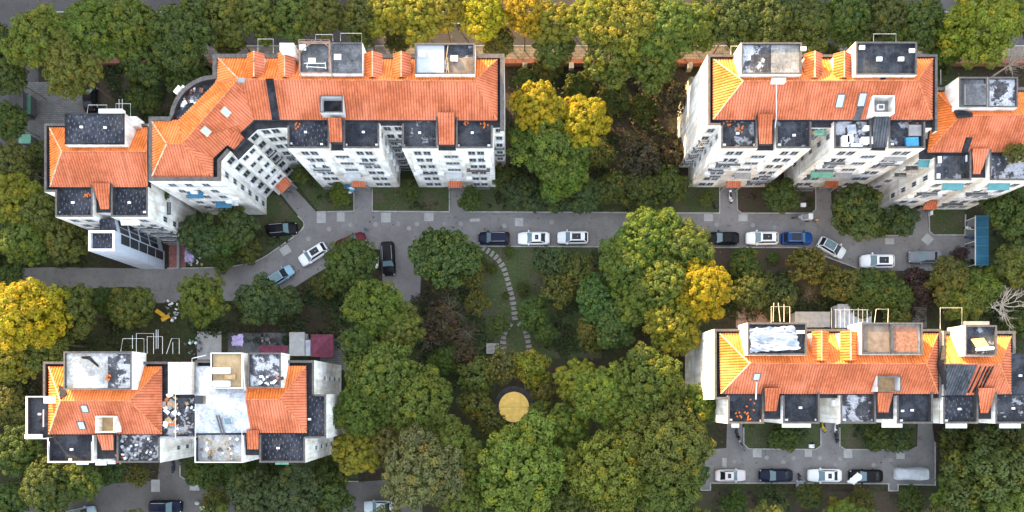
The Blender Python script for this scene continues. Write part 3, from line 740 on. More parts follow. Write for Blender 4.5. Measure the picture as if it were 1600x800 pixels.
for ln in ([(466, 62), (514, 62), (518, 114)], [(467, 62), (468, 114)], [(470, 82), (488, 62)], [(478, 73), (494, 62)], [(500, 62), (517, 76)], [(466, 65), (516, 65)]): m.tube([P(x, y, 20.3) for x, y in ln], 0.06, 'rust metal', 5)
for x, y in ((466, 62), (514, 62), (468, 114), (518, 114)): m.tube([P(x, y, 20.3), tuple(P(x, y, 20.3)[:2]) + (19.2,)], 0.06, 'rust metal', 5)
m.build('roof_frame', A)
m = MB()
for ln in ([(475, 99), (508, 99)], [(478, 104), (510, 106)], [(480, 97), (480, 107)], [(508, 97), (509, 108)]): m.tube([P(x, y, 19.6) for x, y in ln], .05, 'white metal', 4)
m.build('pipe', A)
vents(A, 19.4, [(473, 75), (488, 96), (528, 90), (660, 85), (710, 92)], w=.9, d=.7)
light_well(A, 500, 149, 536, 176, 18.3, 16.4)
link_roof(A, [(513, 184), (534, 184), (535, 222), (516, 222)], 17.7, 16.9, zs=ZS)
link_roof(A, [(684, 176), (710, 176), (710, 226), (686, 226)], 17.5, 16.7, zs=ZS)
for e in ([(449, 196), (449, 232), (515, 232), (515, 186)], [(536, 186), (536, 232), (593, 232), (593, 192)], [(628, 193), (628, 232), (684, 232), (684, 176)], [(712, 176), (712, 232), (770, 232), (770, 196)]):
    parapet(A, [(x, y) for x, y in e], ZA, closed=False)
for x0, x1, mt in ((451, 514, 'bitumen studded'), (538, 592, 'bitumen plain'), (630, 683, 'bitumen worn'), (714, 769, 'bitumen plain')):
    m = MB(); m.face([(p[0], p[1], 16.03) for p in ccw(XY(rect(x0, 189, x1, 230), 16.03))], mt); m.build('terrace', A)
vents(A, 16.1, [(478, 207), (568, 207), (656, 208), (738, 208), (455, 225), (503, 226), (541, 227), (589, 227), (631, 228), (716, 228), (764, 228)], w=.35, d=.25)
# fronts
def front(b, x0, x1, y, z, zs, ts, wts=None, mid=None, zmid=None, skip=()):
    a, c = P(x0, y, z), P(x1, y, z); facade(b, a, c, ts, zs, skip=skip)
    if mid: facade(b, a, c, mid, zmid, 0.95, 1.0)
    band(b, a, c, 5.9); return a, c
ZM = [z + 1.35 for z in FL[1:5]]
a, c = front(A, 449, 593, 232, ZA, FL, (.155, .255, .76, .86), mid=(.50, .575), zmid=ZM)
a1 = (a, c)
for t, z in ((.10, 11.9), (.33, 11.2), (.2, 10.6), (.33, 8.6), (.70, 12.6), (.9, 11.6), (.68, 9.9), (.93, 6.2), (.12, 6.5)): ac_unit(A, a, c, t, z)
cage(A, a, c, .2, FL[3], 2.5); cage(A, a, c, .80, FL[4], 2.8, 1.7); cage(A, a, c, .18, FL[0] - .2, 3.2, 1.2, .5); awning(A, a, c, .52, 6.7, 2.4, .8, 'grey metal')
a, c = front(A, 628, 770, 232, ZA, FL, (.155, .26, .76, .86), mid=(.48, .56), zmid=ZM)
for t, z in ((.33, 12.3), (.09, 9.5), (.10, 8.0), (.35, 6.9), (.68, 12.4), (.93, 13.6), (.94, 10.6), (.68, 4.8), (.05, 6.9)): ac_unit(A, a, c, t, z)
cage(A, a, c, .81, FL[3], 3.3, 1.7, .8, 'rust metal'); cage(A, a, c, .8, FL[0] - .2, 3.0, 1.3, .5); awning(A, a, c, .5, 6.7, 2.4, .8, 'grey metal'); cage(A, a, c, .2, FL[2] + .3, 1.6, .6, .5)
a, c = P(770, 196, ZA), P(788, 196, ZA); facade(A, a, c, (.5,), FL[1:], 0.9, 1.3); cage(A, a, c, .5, FL[2], 1.4); cage(A, a, c, .5, FL[3], 1.4)
# recess between the two fronts
a, c = P(593, 193, ZA), P(628, 193, ZA); facade(A, a, c, (.25, .75), FL, 1.0, 1.4); [cage(A, a, c, .5, z - .2, 2.4, 1.5, .9) for z in FL[:5]]
a, c = P(593, 232, ZA), P(593, 193, ZA); facade(A, a, c, (.7,), FL, .7, 1.2); [ac_unit(A, a, c, .55, z - .9) for z in FL[1:5]]; 
# diagonal wing
a, c = P(369, 247, ZA), P(394, 222, ZA); facade(A, a, c, (.3, .72), FL + [], .85, 1.0); band(A, a, c, 5.9)
a, c = P(346, 252, ZA), P(360, 236, ZA); facade(A, a, c, (.5,), FL, 1.05, 1.4); [ac_unit(A, a, c, .2, z - 1.2) for z in FL[1:4]]
a, c = P(383, 214, ZA), P(399, 199, ZA); facade(A, a, c, (.5,), FL, 1.05, 1.4); cage(A, a, c, .5, FL[2], 1.7); cage(A, a, c, .5, FL[3], 1.7)
a, c = P(399, 199, ZA), P(433, 196, ZA); facade(A, a, c, (.3, .75), FL, 1.0, 1.4); [cage(A, a, c, .6, z, 2.2, 1.6, .9) for z in FL[0:3]]
a, c = P(346, 283, ZA), P(346, 252, ZA); facade(A, a, c, (.5,), FL, .8, 1.2)
a, c = P(232, 283, ZA), P(346, 283, ZA); facade(A, a, c, (.25, .48, .72), FL[1:], 1.0, 1.3, skip=((1, 2), (2, 0)))
band(A, a, c, 14.6, 'grey metal', .06)
awning(A, a, c, .42, 12.0, 2.2, .9, 'shed blue'); ac_unit(A, a, c, .42, 12.4); awning(A, a, c, .62, 7.2, 2.3, .9, 'shed blue'); ac_unit(A, a, c, .72, 7.7); ac_unit(A, a, c, .75, 6.4); cage(A, a, c, .3, 11.2, 1.8, 1.4, .6)
ac_unit(A, a, c, .88, 9.0); ac_unit(A, a, c, .2, 13.6)
for poly in ([(552, 279), (567, 279), (573, 292), (550, 292)], [(700, 279), (721, 279), (723, 293), (701, 293)]): canopy(A, poly)
canopy(A, [(429, 290), (446, 276), (456, 287), (440, 303)], drop=0.25)
for r_ in ([(403, 83), (403, 61), (427, 61), (427, 83)], [(493, 62), (493, 54), (520, 54), (520, 64)], [(532, 64), (532, 52), (565, 52), (565, 70)]): rack(A, r_, 16.3)
wl = P(277, 140, 16.6); m = MB(); m.box((wl.x, wl.y, 16.4), (1.1, .5, .5), 'white plastic', .9); m.build('air_conditioner', A)

# ------------------------------------------------------------------ building W: west wing with the lift tower
ZW = 14.3; h0 = 0.8
W = thing('apartment_wing', 'white apartment house with black studded roof box and a glazed lift tower', 'building', P(150, 330))
fw = [(69, 193), (231.3, 193), (231.3, 339), (173, 339), (173, 330), (145, 330), (145, 339), (86, 339), (86, 300), (69, 300)]
body(W, fw, ZW); parapet(W, [(231, 193), (69, 193), (69, 300), (86, 300)], ZW, closed=False, t=.32)
pW, pWN = hip(W, (78, 200), (230.5, 199), (230.5, 292), (79, 292), (97, 237), (229.5, 237), ZW - .3, ZW + 2.1, ZW - .78)
roof_box(W, 101, 177, 195, 226, 17.2, ZW - .78, 'bitumen studded', cap='bitumen black', wall='wall white', h=.12)
m = MB(); m.prism(XY(rect(196, 182, 214, 196), 15.4), ZW - .78, 15.4, 'wall white'); m.build('chimney', W)
link_roof(W, [(144, 286), (172, 286), (171, 327), (158, 327)], ZW + .25, ZW - .4, zs=ZW - .78)
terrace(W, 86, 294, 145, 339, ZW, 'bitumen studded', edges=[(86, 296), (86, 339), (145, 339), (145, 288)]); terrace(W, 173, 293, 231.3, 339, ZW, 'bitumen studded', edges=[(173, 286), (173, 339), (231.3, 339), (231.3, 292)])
vents(W, ZW - .7, [(115, 317), (203, 317), (92, 332), (227, 332), (178, 332)], w=.4, d=.28); vents(W, 17.2, [(128, 199), (165, 200)], w=.35, d=.25)
# corridor and lift tower
zt = 13.6
m = MB(); m.prism(XY([(152, 340.5), (176, 340.5), (181, 363), (154, 363)], 13.0), 0, 12.6, 'lift cladding', 'bitumen studded'); m.build('corridor', W)
tw = rect(138, 360, 179, 392); m = MB(); m.prism(XY(tw, zt), 0, zt - .5, 'lift cladding', 'bitumen studded'); tower = m.build('lift_tower', W)
parapet(tower, tw, zt, .5, .3, True, 'lift cladding', 'white plastic', 'lift cladding'); 
m = MB(); w = XY(rect(144, 364, 173, 388), zt); m.face([(p[0], p[1], zt - .44) for p in ccw(w)], 'bitumen studded'); m.build('terrace', tower)
a, c = P(179, 392, zt), P(179, 360, zt)
aw, cw = a, c
for i in range(5):
    z = 1.6 + i * 2.35
    wall_box(tower, 'glass_panel', a, c, .70, z, (1.3, .05, 2.1), 'pane dark')
a, c = P(181, 363, 13), P(176, 340.5, 13)
for i in range(4):
    for t in (.27, .75): wall_box(tower, 'glass_panel', a, c, t, 2.6 + i * 2.7, (0.85, .05, 2.2), 'pane dark')
m = MB()
a, c = P(138, 392, zt), P(179, 392, zt)
for z in (2.4, 4.8, 7.2, 9.6, 12): m.box(((a.x + c.x) / 2, a.y - .015, z), (c.x - a.x, .03, .05), 'grey metal')
a, c = P(179, 392, zt), P(179, 360, zt)
for z in (2.4, 4.8, 7.2, 9.6, 12): m.box((a.x + .015, (a.y + c.y) / 2, z), (.03, c.y - a.y - .02, .05), 'grey metal')
m.build('cladding_joint', tower)
a, c = P(173, 339, ZW), P(231, 339, ZW); facade(W, a, c, (.3, .7), FL[:5], 1.0, 1.4); [cage(W, a, c, .55, z, 3.4, 1.6, .8) for z in FL[:4]]; awning(W, a, c, .35, 12.6, 2.6, .7, 'white plastic')
a, c = P(86, 339, ZW), P(145, 339, ZW); facade(W, a, c, (.3, .7), FL[:5], 1.0, 1.4); [cage(W, a, c, .6, z, 2.6, 1.6, .6) for z in FL[1:4]]
a, c = P(231.3, 339, ZW), P(231.3, 300, ZW); cage(W, a, c, .75, 9.8, 1.8, 1.2, .9); ac_unit(W, a, c, .6, 10.4); ac_unit(W, a, c, .3, 4.6); cage(W, a, c, .5, 3.2, 1.6, 1.1, .7); facade(W, a, c, (.25,), FL[:4], .8, 1.1)
o = MB(); q = P(234, 320, 9.0); rs2 = random.Random(3)
for r_ in ([(136, 177), (138, 164), (167, 164), (167, 172)], [(181, 171), (181, 162), (204, 162), (204, 183)], [(186, 172), (186, 155)], [(191, 172), (191, 155)]): rack(W, r_, 15.0)
m = MB(); q = P(179, 173, 15.5); m.prism(XY(rect(154, 170, 191, 177), 16.4), 15.6, 16.4, 'white plastic'); m.build('water_tank', W)
m = MB(); m.face([P(264, 377, .02), P(290, 377, .02), P(290, 420, .02), P(264, 420, .02)], 'red paving'); struct(m.build('entrance_floor'))
m = MB(); m.strip([P(284, 420), P(284, 378)], .35, 0, .9, 'concrete'); m.build('garden_wall', W)

# ------------------------------------------------------------------ building C: upper right
C_ = thing('apartment_block', 'white apartment block with two skylights and two tiled dormers between black roof boxes', 'building', P(1290, 180))
fc = [(1106, 85), (1465, 85), (1465, 196), (1446, 196), (1446, 232), (1303, 232), (1303, 196), (1268, 196), (1268, 232), (1126, 232), (1126, 196), (1106, 196)]
body(C_, fc, ZA); parapet(C_, [(1465, 205), (1465, 85), (1106, 85), (1106, 196), (1126, 196)], ZA, closed=False, t=.32)
pC, pCN = hip(C_, (1114, 93), (1457, 92), (1456, 187), (1114, 187), (1161, 127), (1433, 126), ZE, ZR, ZS, hole=(1364, 149, 1398, 177, 18.4))
roof_box(C_, 1158, 66, 1253, 116, 19.6, ZS, 'bitumen peeled', wall='wall white'); roof_box(C_, 1337, 65, 1433, 117, 19.6, ZS, 'bitumen plain', wall='wall white')
m = MB(); w = XY(rect(1205, 69, 1250, 115), 19.4); m.face([(p[0], p[1], 19.34) for p in ccw(w)], 'roof concrete'); m.build('bare_screed', C_)
dormer(C_, 1257, 1284, 1273, 80, 121, 19.1, 18.3, ZS, right='roof tile shade tone'); dormer(C_, 1302, 1329, 1319, 80, 121, 19.1, 18.3, ZS, right='roof tile shade tone')
skylight(C_, 1313, 158, 1.05, 1.7, pC, frame='dark metal'); skylight(C_, 1347, 156, 1.05, 1.7, pC, frame='dark metal')
roof_strip(C_, [(1341, 168), (1350, 168), (1344, 188), (1333, 188)], pC, 'felt grey', name='flashing'); roof_strip(C_, [(1375, 114), (1388, 114), (1384, 123), (1376, 124)], pCN, 'bitumen black')
light_well(C_, 1364, 149, 1398, 177, 18.4, 16.4, 'roof concrete', 'wall white', cap='white metal')
m = MB(); q = P(1374, 169, 17.6); m.box((q.x, q.y, 17.75), (.9, .7, .5), 'white plastic', 0, 'white metal'); m.box((q.x, q.y, 18.03), (.6, .45, .05), 'dark metal'); m.build('air_conditioner', C_)
link_roof(C_, [(1184, 178), (1207, 178), (1206, 225), (1186, 225)], 17.5, 16.7, zs=ZS)
link_roof(C_, [(1365, 180), (1389, 180), (1384, 230), (1362, 230)], 17.4, 16.3, 'roof tile black', zs=ZS)
for x0, x1, mt in ((1128, 1182, 'bitumen worn'), (1214, 1267, 'bitumen worn'), (1305, 1361, 'bitumen peeled'), (1391, 1445, 'bitumen worn')):
    m = MB(); m.face([(p[0], p[1], 16.03) for p in ccw(XY(rect(x0, 190, x1, 231), 16.03))], mt); m.build('terrace', C_)
for e in ([(1126, 196), (1126, 232), (1184, 232), (1184, 178)], [(1212, 184), (1212, 232), (1268, 232), (1268, 190)], [(1303, 190), (1303, 232), (1362, 232), (1362, 180)], [(1388, 180), (1388, 232), (1446, 232), (1446, 190)]):
    parapet(C_, e, ZA, closed=False)
vents(C_, 16.1, [(1152, 209), (1240, 212), (1131, 227), (1179, 227), (1217, 227), (1264, 227), (1441, 226), (1393, 226)], w=.4, d=.28); vents(C_, 19.4, [(1346, 75), (1424, 80), (1373, 93), (1407, 93), (1254.5, 77)], w=.7, d=.5)
m = MB(); m.prism(XY(rect(1207, 122, 1228, 128), 19.6), 18.9, 19.6, 'white plastic'); m.build('water_heater', C_)
m = MB(); m.tube([on_plane(1213, 131, pC, 0.25), on_plane(1213, 184, pC, .25)], .06, 'white metal', 5); m.tube([P(1213, 184, 17.0), P(1211, 200, 17.0)], .06, 'white metal', 5); m.build('pipe', C_)
a, c = front(C_, 1126, 1268, 232, ZA, FL, (.145, .245, .755, .865), mid=(.46, .54), zmid=ZM)
for t, z in ((.08, 13.2), (.35, 12.4), (.06, 10.2), (.34, 9.2), (.66, 12.2), (.94, 11.4), (.66, 9.0), (.92, 6.4), (.08, 7.0)): ac_unit(C_, a, c, t, z)
cage(C_, a, c, .22, FL[4], 3.4, 1.8, .8); cage(C_, a, c, .14, FL[3], 2.2); cage(C_, a, c, .2, FL[2], 1.6); cage(C_, a, c, .8, FL[1] - .3, 3.0, 1.5, .7); awning(C_, a, c, .52, 6.7, 2.4, .8, 'concrete'); cage(C_, a, c, .82, FL[2] - .6, 1.8, .8, .6)
a, c = front(C_, 1303, 1446, 232, ZA, FL, (.145, .25, .76, .86), mid=(.46, .54), zmid=ZM)
for t, z in ((.07, 13.0), (.35, 12.2), (.08, 10.0), (.66, 11.8), (.93, 12.0), (.66, 8.0), (.34, 8.8)): ac_unit(C_, a, c, t, z)
cage(C_, a, c, .2, FL[4] + .2, 3.0, 1.7, .7); cage(C_, a, c, .2, FL[3], 3.0, 1.7, .7); awning(C_, a, c, .2, FL[2] + .8, 3.2, 1.0, 'green sheet'); cage(C_, a, c, .2, FL[2], 3.0, 1.5, .8, 'green sheet'); cage(C_, a, c, .82, FL[4] - .2, 3.2, 1.4, .8); awning(C_, a, c, .82, FL[4] + 1.0, 3.0, .5, 'concrete')
cage(C_, a, c, .2, FL[0], 3.4, 1.6, .8); cage(C_, a, c, .8, FL[0], 3.4, 1.6, .8); awning(C_, a, c, .5, 6.7, 2.4, .8, 'concrete')
for (x, y0, y1) in ((1303, 196, 232), (1126, 196, 232)):
    a, c = P(x, y0, ZA), P(x, y1, ZA); facade(C_, a, c, (.3,), FL[1:], .7, 1.1); band(C_, a, c, 5.9)
a, c = P(1106, 196, ZA), P(1126, 196, ZA); facade(C_, a, c, (.5,), FL, .95, 1.3); [cage(C_, a, c, .5, z, 1.5, 1.6, .9, 'white metal') for z in FL[1:5]]
a, c = P(1268, 196, ZA), P(1303, 196, ZA); facade(C_, a, c, (.3, .7), FL, 1, 1.4); awning(C_, a, c, .6, 15.2, 1.6, .8, 'green sheet'); [cage(C_, a, c, .35, z, 1.8, 1.5, .8) for z in FL[3:6]]
a, c = P(1106, 85, ZA), P(1106, 196, ZA); cage(C_, a, c, .93, 2.0, 2.6, 2.4, .9, 'wood', 'balcony'); ac_unit(C_, a, c, .97, 1.5); 
for poly in ([(1137, 279), (1157, 279), (1157, 293), (1134, 293)], [(1292, 279), (1311, 279), (1309, 293), (1287, 293)]): canopy(C_, poly)
rack(C_, [(1365, 66), (1365, 53), (1400, 53), (1400, 66)], 16.3); rack(C_, [(1142, 86), (1142, 72), (1156, 72)], 16.3, mat='wall cream')

# ------------------------------------------------------------------ building D: lower wing at the right edge
ZD = 14.4
D = thing('apartment_block', 'lower white apartment house with teal awnings, joined to the east end of a taller block', 'building', P(1540, 260))
fd = [(1456, 136), (1700, 136), (1700, 240), (1620, 240), (1620, 282), (1546, 282), (1546, 275), (1518, 275), (1518, 282), (1460, 282), (1460, 246), (1441, 246), (1441, 214), (1456, 214)]
body(D, fd, ZD)
pD, pDN = hip(D, (1462, 144), (1690, 144), (1690, 237), (1449, 238), (1500, 181), (1660, 179), ZD - .3, ZD + 2.1, ZD - .78, wl='ridge tile')
parapet(D, [(1700, 136), (1466, 136)], ZD, closed=False, t=.45)
roof_box(D, 1498, 120, 1543, 168, 17.2, ZD - .78, 'felt grey', wall='wall white'); roof_box(D, 1543.6, 120, 1591, 168, 17.2, ZD - .78, 'bitumen peeled', wall='wall white')
roof_strip(D, [(1490, 160), (1495, 170), (1519, 176), (1520, 181), (1497, 183), (1492, 174)], pDN, 'bitumen black'); roof_strip(D, [(1511, 215), (1520, 215), (1512, 238), (1503, 238)], pD, 'bitumen black')
link_roof(D, [(1519, 232), (1546, 232), (1531, 272), (1520, 272)], ZD + .2, ZD - .4, zs=ZD - .78)
terrace(D, 1460, 240, 1518, 282, ZD, 'bitumen worn', edges=[(1460, 246), (1460, 282), (1518, 282), (1518, 234)]); terrace(D, 1546, 240, 1620, 282, ZD, 'bitumen peeled', edges=[(1546, 232), (1546, 282), (1620, 282), (1620, 240)])
vents(D, ZD - .7, [(1467, 250), (1511, 248), (1465, 277), (1513, 277)], w=.5, d=.9)
m = MB(); m.prism(XY(rect(1509, 131, 1541, 163), 17.3), 16.9, 17.3, 'concrete', 'felt grey'); m.build('plinth', D)
a, c = front(D, 1460, 1518, 282, ZD, FL[:5], (.3, .62))
awning(D, a, c, .66, 13.0, 2.9, .9, 'teal sheet'); [ac_unit(D, a, c, t, z) for t, z in ((.15, 10.8), (.82, 11.2), (.86, 8.2), (.14, 7.5))]; cage(D, a, c, .45, FL[3], 3.0, 1.5, .7)
a, c = P(1518, 275, ZD), P(1546, 275, ZD); facade(D, a, c, (.3, .7), [z + 1.3 for z in FL[:4]], .9, 1.0)
a, c = front(D, 1546, 1620, 282, ZD, FL[:5], (.25, .5, .75))
awning(D, a, c, .34, 13.0, 3.0, .9, 'teal sheet'); cage(D, a, c, .3, FL[3], 3.2, 1.5, .8); cage(D, a, c, .3, FL[1], 3.2, 1.5, .8); [ac_unit(D, a, c, t, z) for t, z in ((.08, 11.2), (.42, 10.6), (.1, 7.9))]
a, c = P(1460, 246, ZD), P(1460, 282, ZD); facade(D, a, c, (.7,), FL[1:5], .7, 1.1); band(D, a, c, 5.6)
a, c = P(1441, 246, ZD), P(1460, 246, ZD); facade(D, a, c, (.5,), FL[:5], .9, 1.3); awning(D, a, c, .5, 13.2, 1.5, .9, 'teal sheet'); cage(D, a, c, .35, 11.6, 1.7, 1.3, .9, 'wood', 'balcony'); cage(D, a, c, .4, 8.6, 1.7, 1.3, .8)
canopy(D, [(1449, 313), (1464, 313), (1463, 327), (1440, 327)])
rack(D, [(1470, 132), (1470, 109)], 15.0, mat='grey metal'); 

# ------------------------------------------------------------------ building E: lower left
ZB = 14.8; ze, zr, zs = ZB - .3, ZB + 2.1, ZB - .78
E = thing('apartment_block', 'apartment block half orange tiles, half white sheeted roof with cluttered terraces', 'building', P(290, 640))
fe = [(67, 565), (299, 565), (299, 571), (305, 571), (305, 563), (491, 563), (491, 616), (510, 616), (510, 685), (477, 685), (477, 723), (405, 723), (405, 712), (380, 712), (380, 723), (304, 723), (304, 684), (250, 684), (250, 723), (182, 723), (182, 718), (146, 718), (146, 723), (74, 723), (74, 686), (40, 686), (40, 619), (67, 619)]
body(E, fe, ZB)
parapet(E, [(67, 619), (67, 565), (299, 565), (299, 571)][::-1], ZB, closed=False, t=.32); parapet(E, [(491, 616), (491, 563), (305, 563), (305, 571)], ZB, closed=False, t=.32)
pE, pEN = hip(E, (77, 573), (253, 573), (253, 678), (77, 678), (95, 626), (203, 626), ze, zr, zs, hole=(149, 650, 179, 676, 16.6))
roof(E, [('membrane white', [(305, 572, ze), (390, 572, ze), (384, 624, zr), (330, 624, zr)]), ('membrane white', [(305, 572, ze), (330, 624, zr), (305, 677, ze)]), ('membrane white', [(305, 677, ze), (330, 624, zr), (384, 624, zr), (392, 676, ze)]),
         ('roof tile lit tone', [(390, 572, ze), (478, 572, ze), (437, 624, zr), (384, 624, zr)]), ('roof tile shade tone', [(478, 572, ze), (479, 676, ze), (437, 624, zr)]), ('roof tile shade tone', [(392, 676, ze), (479, 676, ze), (437, 624, zr), (384, 624, zr)])], zs=zs)
ridges(E, [[(384, 624, zr), (437, 624, zr)], [(437, 624, zr), (478, 572, ze)], [(437, 624, zr), (479, 676, ze)]])
pE2 = plane_of(P(392, 676, ze), P(479, 676, ze), P(437, 624, zr))
roof_box(E, 99, 549, 206, 609, 17.6, zs, 'roof concrete pale', wall='wall white'); roof_box(E, 329, 551, 379, 607, 17.6, zs, 'tan board', wall='wall white', cap='white metal'); roof_box(E, 387, 551, 439, 606, 17.6, zs, 'bitumen peeled', wall='wall white')
m = MB(); w = XY(rect(168, 553, 204, 606), 17.4); m.face([(p[0], p[1], 17.33) for p in ccw(w)], 'bitumen peeled'); m.build('patched_felt', E)
m = MB(); w = XY([(127, 557), (140, 556), (154, 571), (153, 574), (138, 562), (127, 560)], 17.4); m.face([(p[0], p[1], 17.34) for p in ccw(w)], 'bitumen black'); m.build('felt_strip', E)
m = MB()
for x0, y0, x1, y1 in ((332, 574, 358, 584), (332, 595, 358, 604)): m.prism(XY(rect(x0, y0, x1, y1), 17.9), 17.3, 17.9, 'white plastic')
m.build('roof_cabinet', E)
m = MB(); m.prism(XY(rect(351, 585, 367, 593), 17.8), 17.3, 17.8, 'wood'); m.build('plank_stack', E)
skylight(E, 132, 639, .95, 1.15, pE, frame='dark metal'); skylight(E, 127, 665, 1.0, 1.25, pE, frame='dark metal'); pEw = plane_of(P(305, 677, ze), P(392, 676, ze), P(384, 624, zr))
skylight(E, 356, 658, 1.1, 1.1, pEw, frame='grey metal', pane='car glass sky tint'); 
m = MB()
for k in (0, 4): m.tube([on_plane(338 + k, 649, pEw, .25), on_plane(347 + k, 680, pEw, .25)], .1, 'dark metal', 4)
m.build('pipe', E)
m = MB(); m.prism(XY(rect(304, 618, 318, 631), 16.4), zs, 16.4, 'tan board', 'pane dark'); m.build('roof_hatch', E)
roof_strip(E, [(91, 601), (101, 606), (105, 616), (94, 623)], pEN, 'bitumen black')  # small plain dark patch laid on the slope
m = MB(); m.prism(XY(rect(68, 620, 87, 630), 16.2), 15.6, 16.2, 'white plastic'); m.build('water_heater', E); m = MB(); m.prism(XY(rect(38, 679, 62, 685), 15.4), 14.8, 15.4, 'white plastic'); m.build('water_heater', E)
light_well(E, 149, 650, 179, 676, 16.6, 15.0, 'tan board', 'wall white', cap='white metal'); link_roof(E, [(152, 679), (177, 679), (178, 703), (160, 703)], ZB + .3, ZB - .2, zs=zs)
link_roof(E, [(385, 672), (405, 672), (404, 702), (387, 702)], ZB + .2, ZB - .3, zs=zs)
T = [(40, 619, 76, 686, 'bitumen plain', [(76, 619), (40, 619), (40, 686), (74, 686)], 'white metal'), (74, 680, 146, 723, 'bitumen plain', [(74, 684), (74, 723), (146, 723), (146, 680)], 'white metal'), (182, 680, 250, 723, 'bitumen peeled', [(182, 680), (182, 723), (250, 723), (250, 684)], 'parapet cap'),
     (304, 680, 380, 723, 'roof concrete pale', [(304, 684), (304, 723), (380, 723), (380, 680)], 'white metal'), (405, 678, 477, 723, 'bitumen studded', [(405, 680), (405, 723), (477, 723), (477, 684)], 'parapet cap'), (480, 616, 510, 685, 'bitumen studded', [(477, 685), (510, 685), (510, 616), (491, 616)], 'parapet cap')]
for x0, y0, x1, y1, mt, e, cp in T: terrace(E, x0, y0, x1, y1, ZB, mt, edges=e, cap=cp)
m = MB(); w = XY(rect(254, 622, 303, 684), ZB - .78); m.face([(p[0], p[1], ZB - .76) for p in ccw(w)], 'bitumen peeled'); m.build('terrace', E)
parapet(E, [(250, 685), (304, 685)], ZB, closed=False, cap='concrete')
m = MB(); m.prism(XY(rect(262, 566, 298, 616), 15.6), zs, 15.5, 'wall cream', 'wall cream'); o = m.build('stair_roof', E); m = MB(); w = XY([(280, 566), (280, 616)], 15.6); m.tube([(*w[0], 15.55), (*w[1], 15.55)], .05, 'grey metal', 4); m.build('seam', o)
for r_ in ([(188, 552), (192, 529), (225, 529), (225, 556)], [(213, 552), (213, 521), (240, 521), (240, 553)], [(230, 553), (230, 526), (254, 526), (254, 553)], [(260, 553), (268, 529), (280, 529), (280, 553)], [(270, 553), (270, 535)], [(244, 545), (244, 515)], [(247, 545), (247, 515)], [(207, 545), (207, 524)]): rack(E, r_, 14.6)
rack(E, [(274, 617), (274, 686), (305, 686), (305, 616), (274, 616)], 16.0, .042); rack(E, [(43, 621), (43, 684)], 15.2, .042); rack(E, [(77, 690), (77, 721), (143, 721), (143, 690)], 15.5, .042); rack(E, [(306, 688), (306, 722), (378, 722), (378, 612), (372, 556)], 15.6, .042); rack(E, [(379, 556), (383, 610)], 17.8, .05); rack(E, [(322, 555), (300, 560), (300, 570)], 15.8, .05)
vents(E, ZB - .7, [(113, 702), (111, 718), (63, 647), (435, 700), (484, 655)], w=.4, d=.28)
m = MB(); m.tube([P(68, 640, 15), P(68, 667, 15)], .07, 'white metal', 4); m.build('pipe', E)
for x0, x1, y in ((119, 138, 726), (149, 166, 727), (168, 180, 725), (430, 451, 726)):
    m = MB(); m.prism(XY(rect(x0, 719.5, x1, y), 13.2), 13.1, 13.2, 'white plastic' if x0 != 430 else 'green sheet'); m.build('awning', E)
for (x, y0, y1) in ((510, 685, 616), (477, 723, 685), (491, 616, 563), (250, 723, 685)):
    a, c = P(x, y0, ZB), P(x, y1, ZB); band(E, a, c, 5.6); facade(E, a, c, (.5,), FL[:4], .6, .9); 
a, c = P(491, 616, ZB), P(491, 563, ZB)

# ------------------------------------------------------------------ buildings F and G: lower right
ZF = 15.6; ze, zr, zs = ZF - .3, ZF + 2.2, ZF - .78
FB = thing('apartment_block', 'white apartment block with silver tarp on its roof box and sunlit yellow roof slope', 'building', P(1290, 590))
ff = [(1116, 514), (1471, 514), (1471, 661), (1458, 661), (1458, 662), (1401, 662), (1401, 655), (1369, 655), (1369, 662), (1313, 662), (1313, 622), (1281, 622), (1281, 662), (1223, 662), (1223, 655), (1194, 655), (1194, 662), (1137, 662), (1137, 624), (1116, 624)]
ff[2:5] = [(1471, 622), (1458, 622), (1458, 662)]
body(FB, ff, ZF); parapet(FB, [(1471, 622), (1471, 514), (1116, 514), (1116, 624), (1137, 624)], ZF, closed=False, t=.32)
pF, pFN = hip(FB, (1124, 521), (1465, 521), (1465, 615), (1126, 615), (1171, 568), (1447, 568), ze, zr, zs, hole=(1371, 587, 1408, 612, 17.2))
roof_box(FB, 1168, 504, 1261, 555, 18.5, zs, 'bitumen plain', wall='wall white'); rb = roof_box(FB, 1346, 504, 1442, 554, 18.5, zs, 'roof concrete', wall='wall white')
m = MB(); w = XY(rect(1350, 509, 1390, 550), 18.3); m.face([(p[0], p[1], 18.24) for p in ccw(w)], 'screed brown'); m.build('bare_screed', FB)
m = MB(); w = XY(rect(1396, 510, 1434, 550), 18.3); m.face([(p[0], p[1], 18.24) for p in ccw(w)], 'tile bed'); m.build('tile_bed', FB)
m = MB(); a = P(1392, 507, 18.5); c = P(1392, 553, 18.5); m.box((a.x, (a.y + c.y) / 2, 18.3), (.15, a.y - c.y, .4), 'parapet inner'); m.build('divider', FB)
dormer(FB, 1269, 1294, 1283.5, 517, 563, 18.4, 17.3, zs, right='roof tile lit tone'); dormer(FB, 1313, 1339, 1329, 517, 563, 18.4, 17.3, zs, right='roof tile lit tone')
skylight(FB, 1182.5, 589, .95, 1.1, pF, frame='dark metal')
m = MB(); m.tube([on_plane(1182, 597, pF, .2), on_plane(1181.5, 613, pF, .2), P(1181, 624, 15.9)], .1, 'white metal', 5); m.build('pipe', FB)
light_well(FB, 1371, 587, 1408, 612, 17.2, 15.6, 'wood', 'wall grey'); link_roof(FB, [(1371, 613), (1395, 613), (1388, 644), (1371, 644)], 16.2, 15.5, zs=zs); link_roof(FB, [(1195, 606), (1219, 606), (1213, 642), (1195, 642)], 16.5, 15.6, zs=zs)
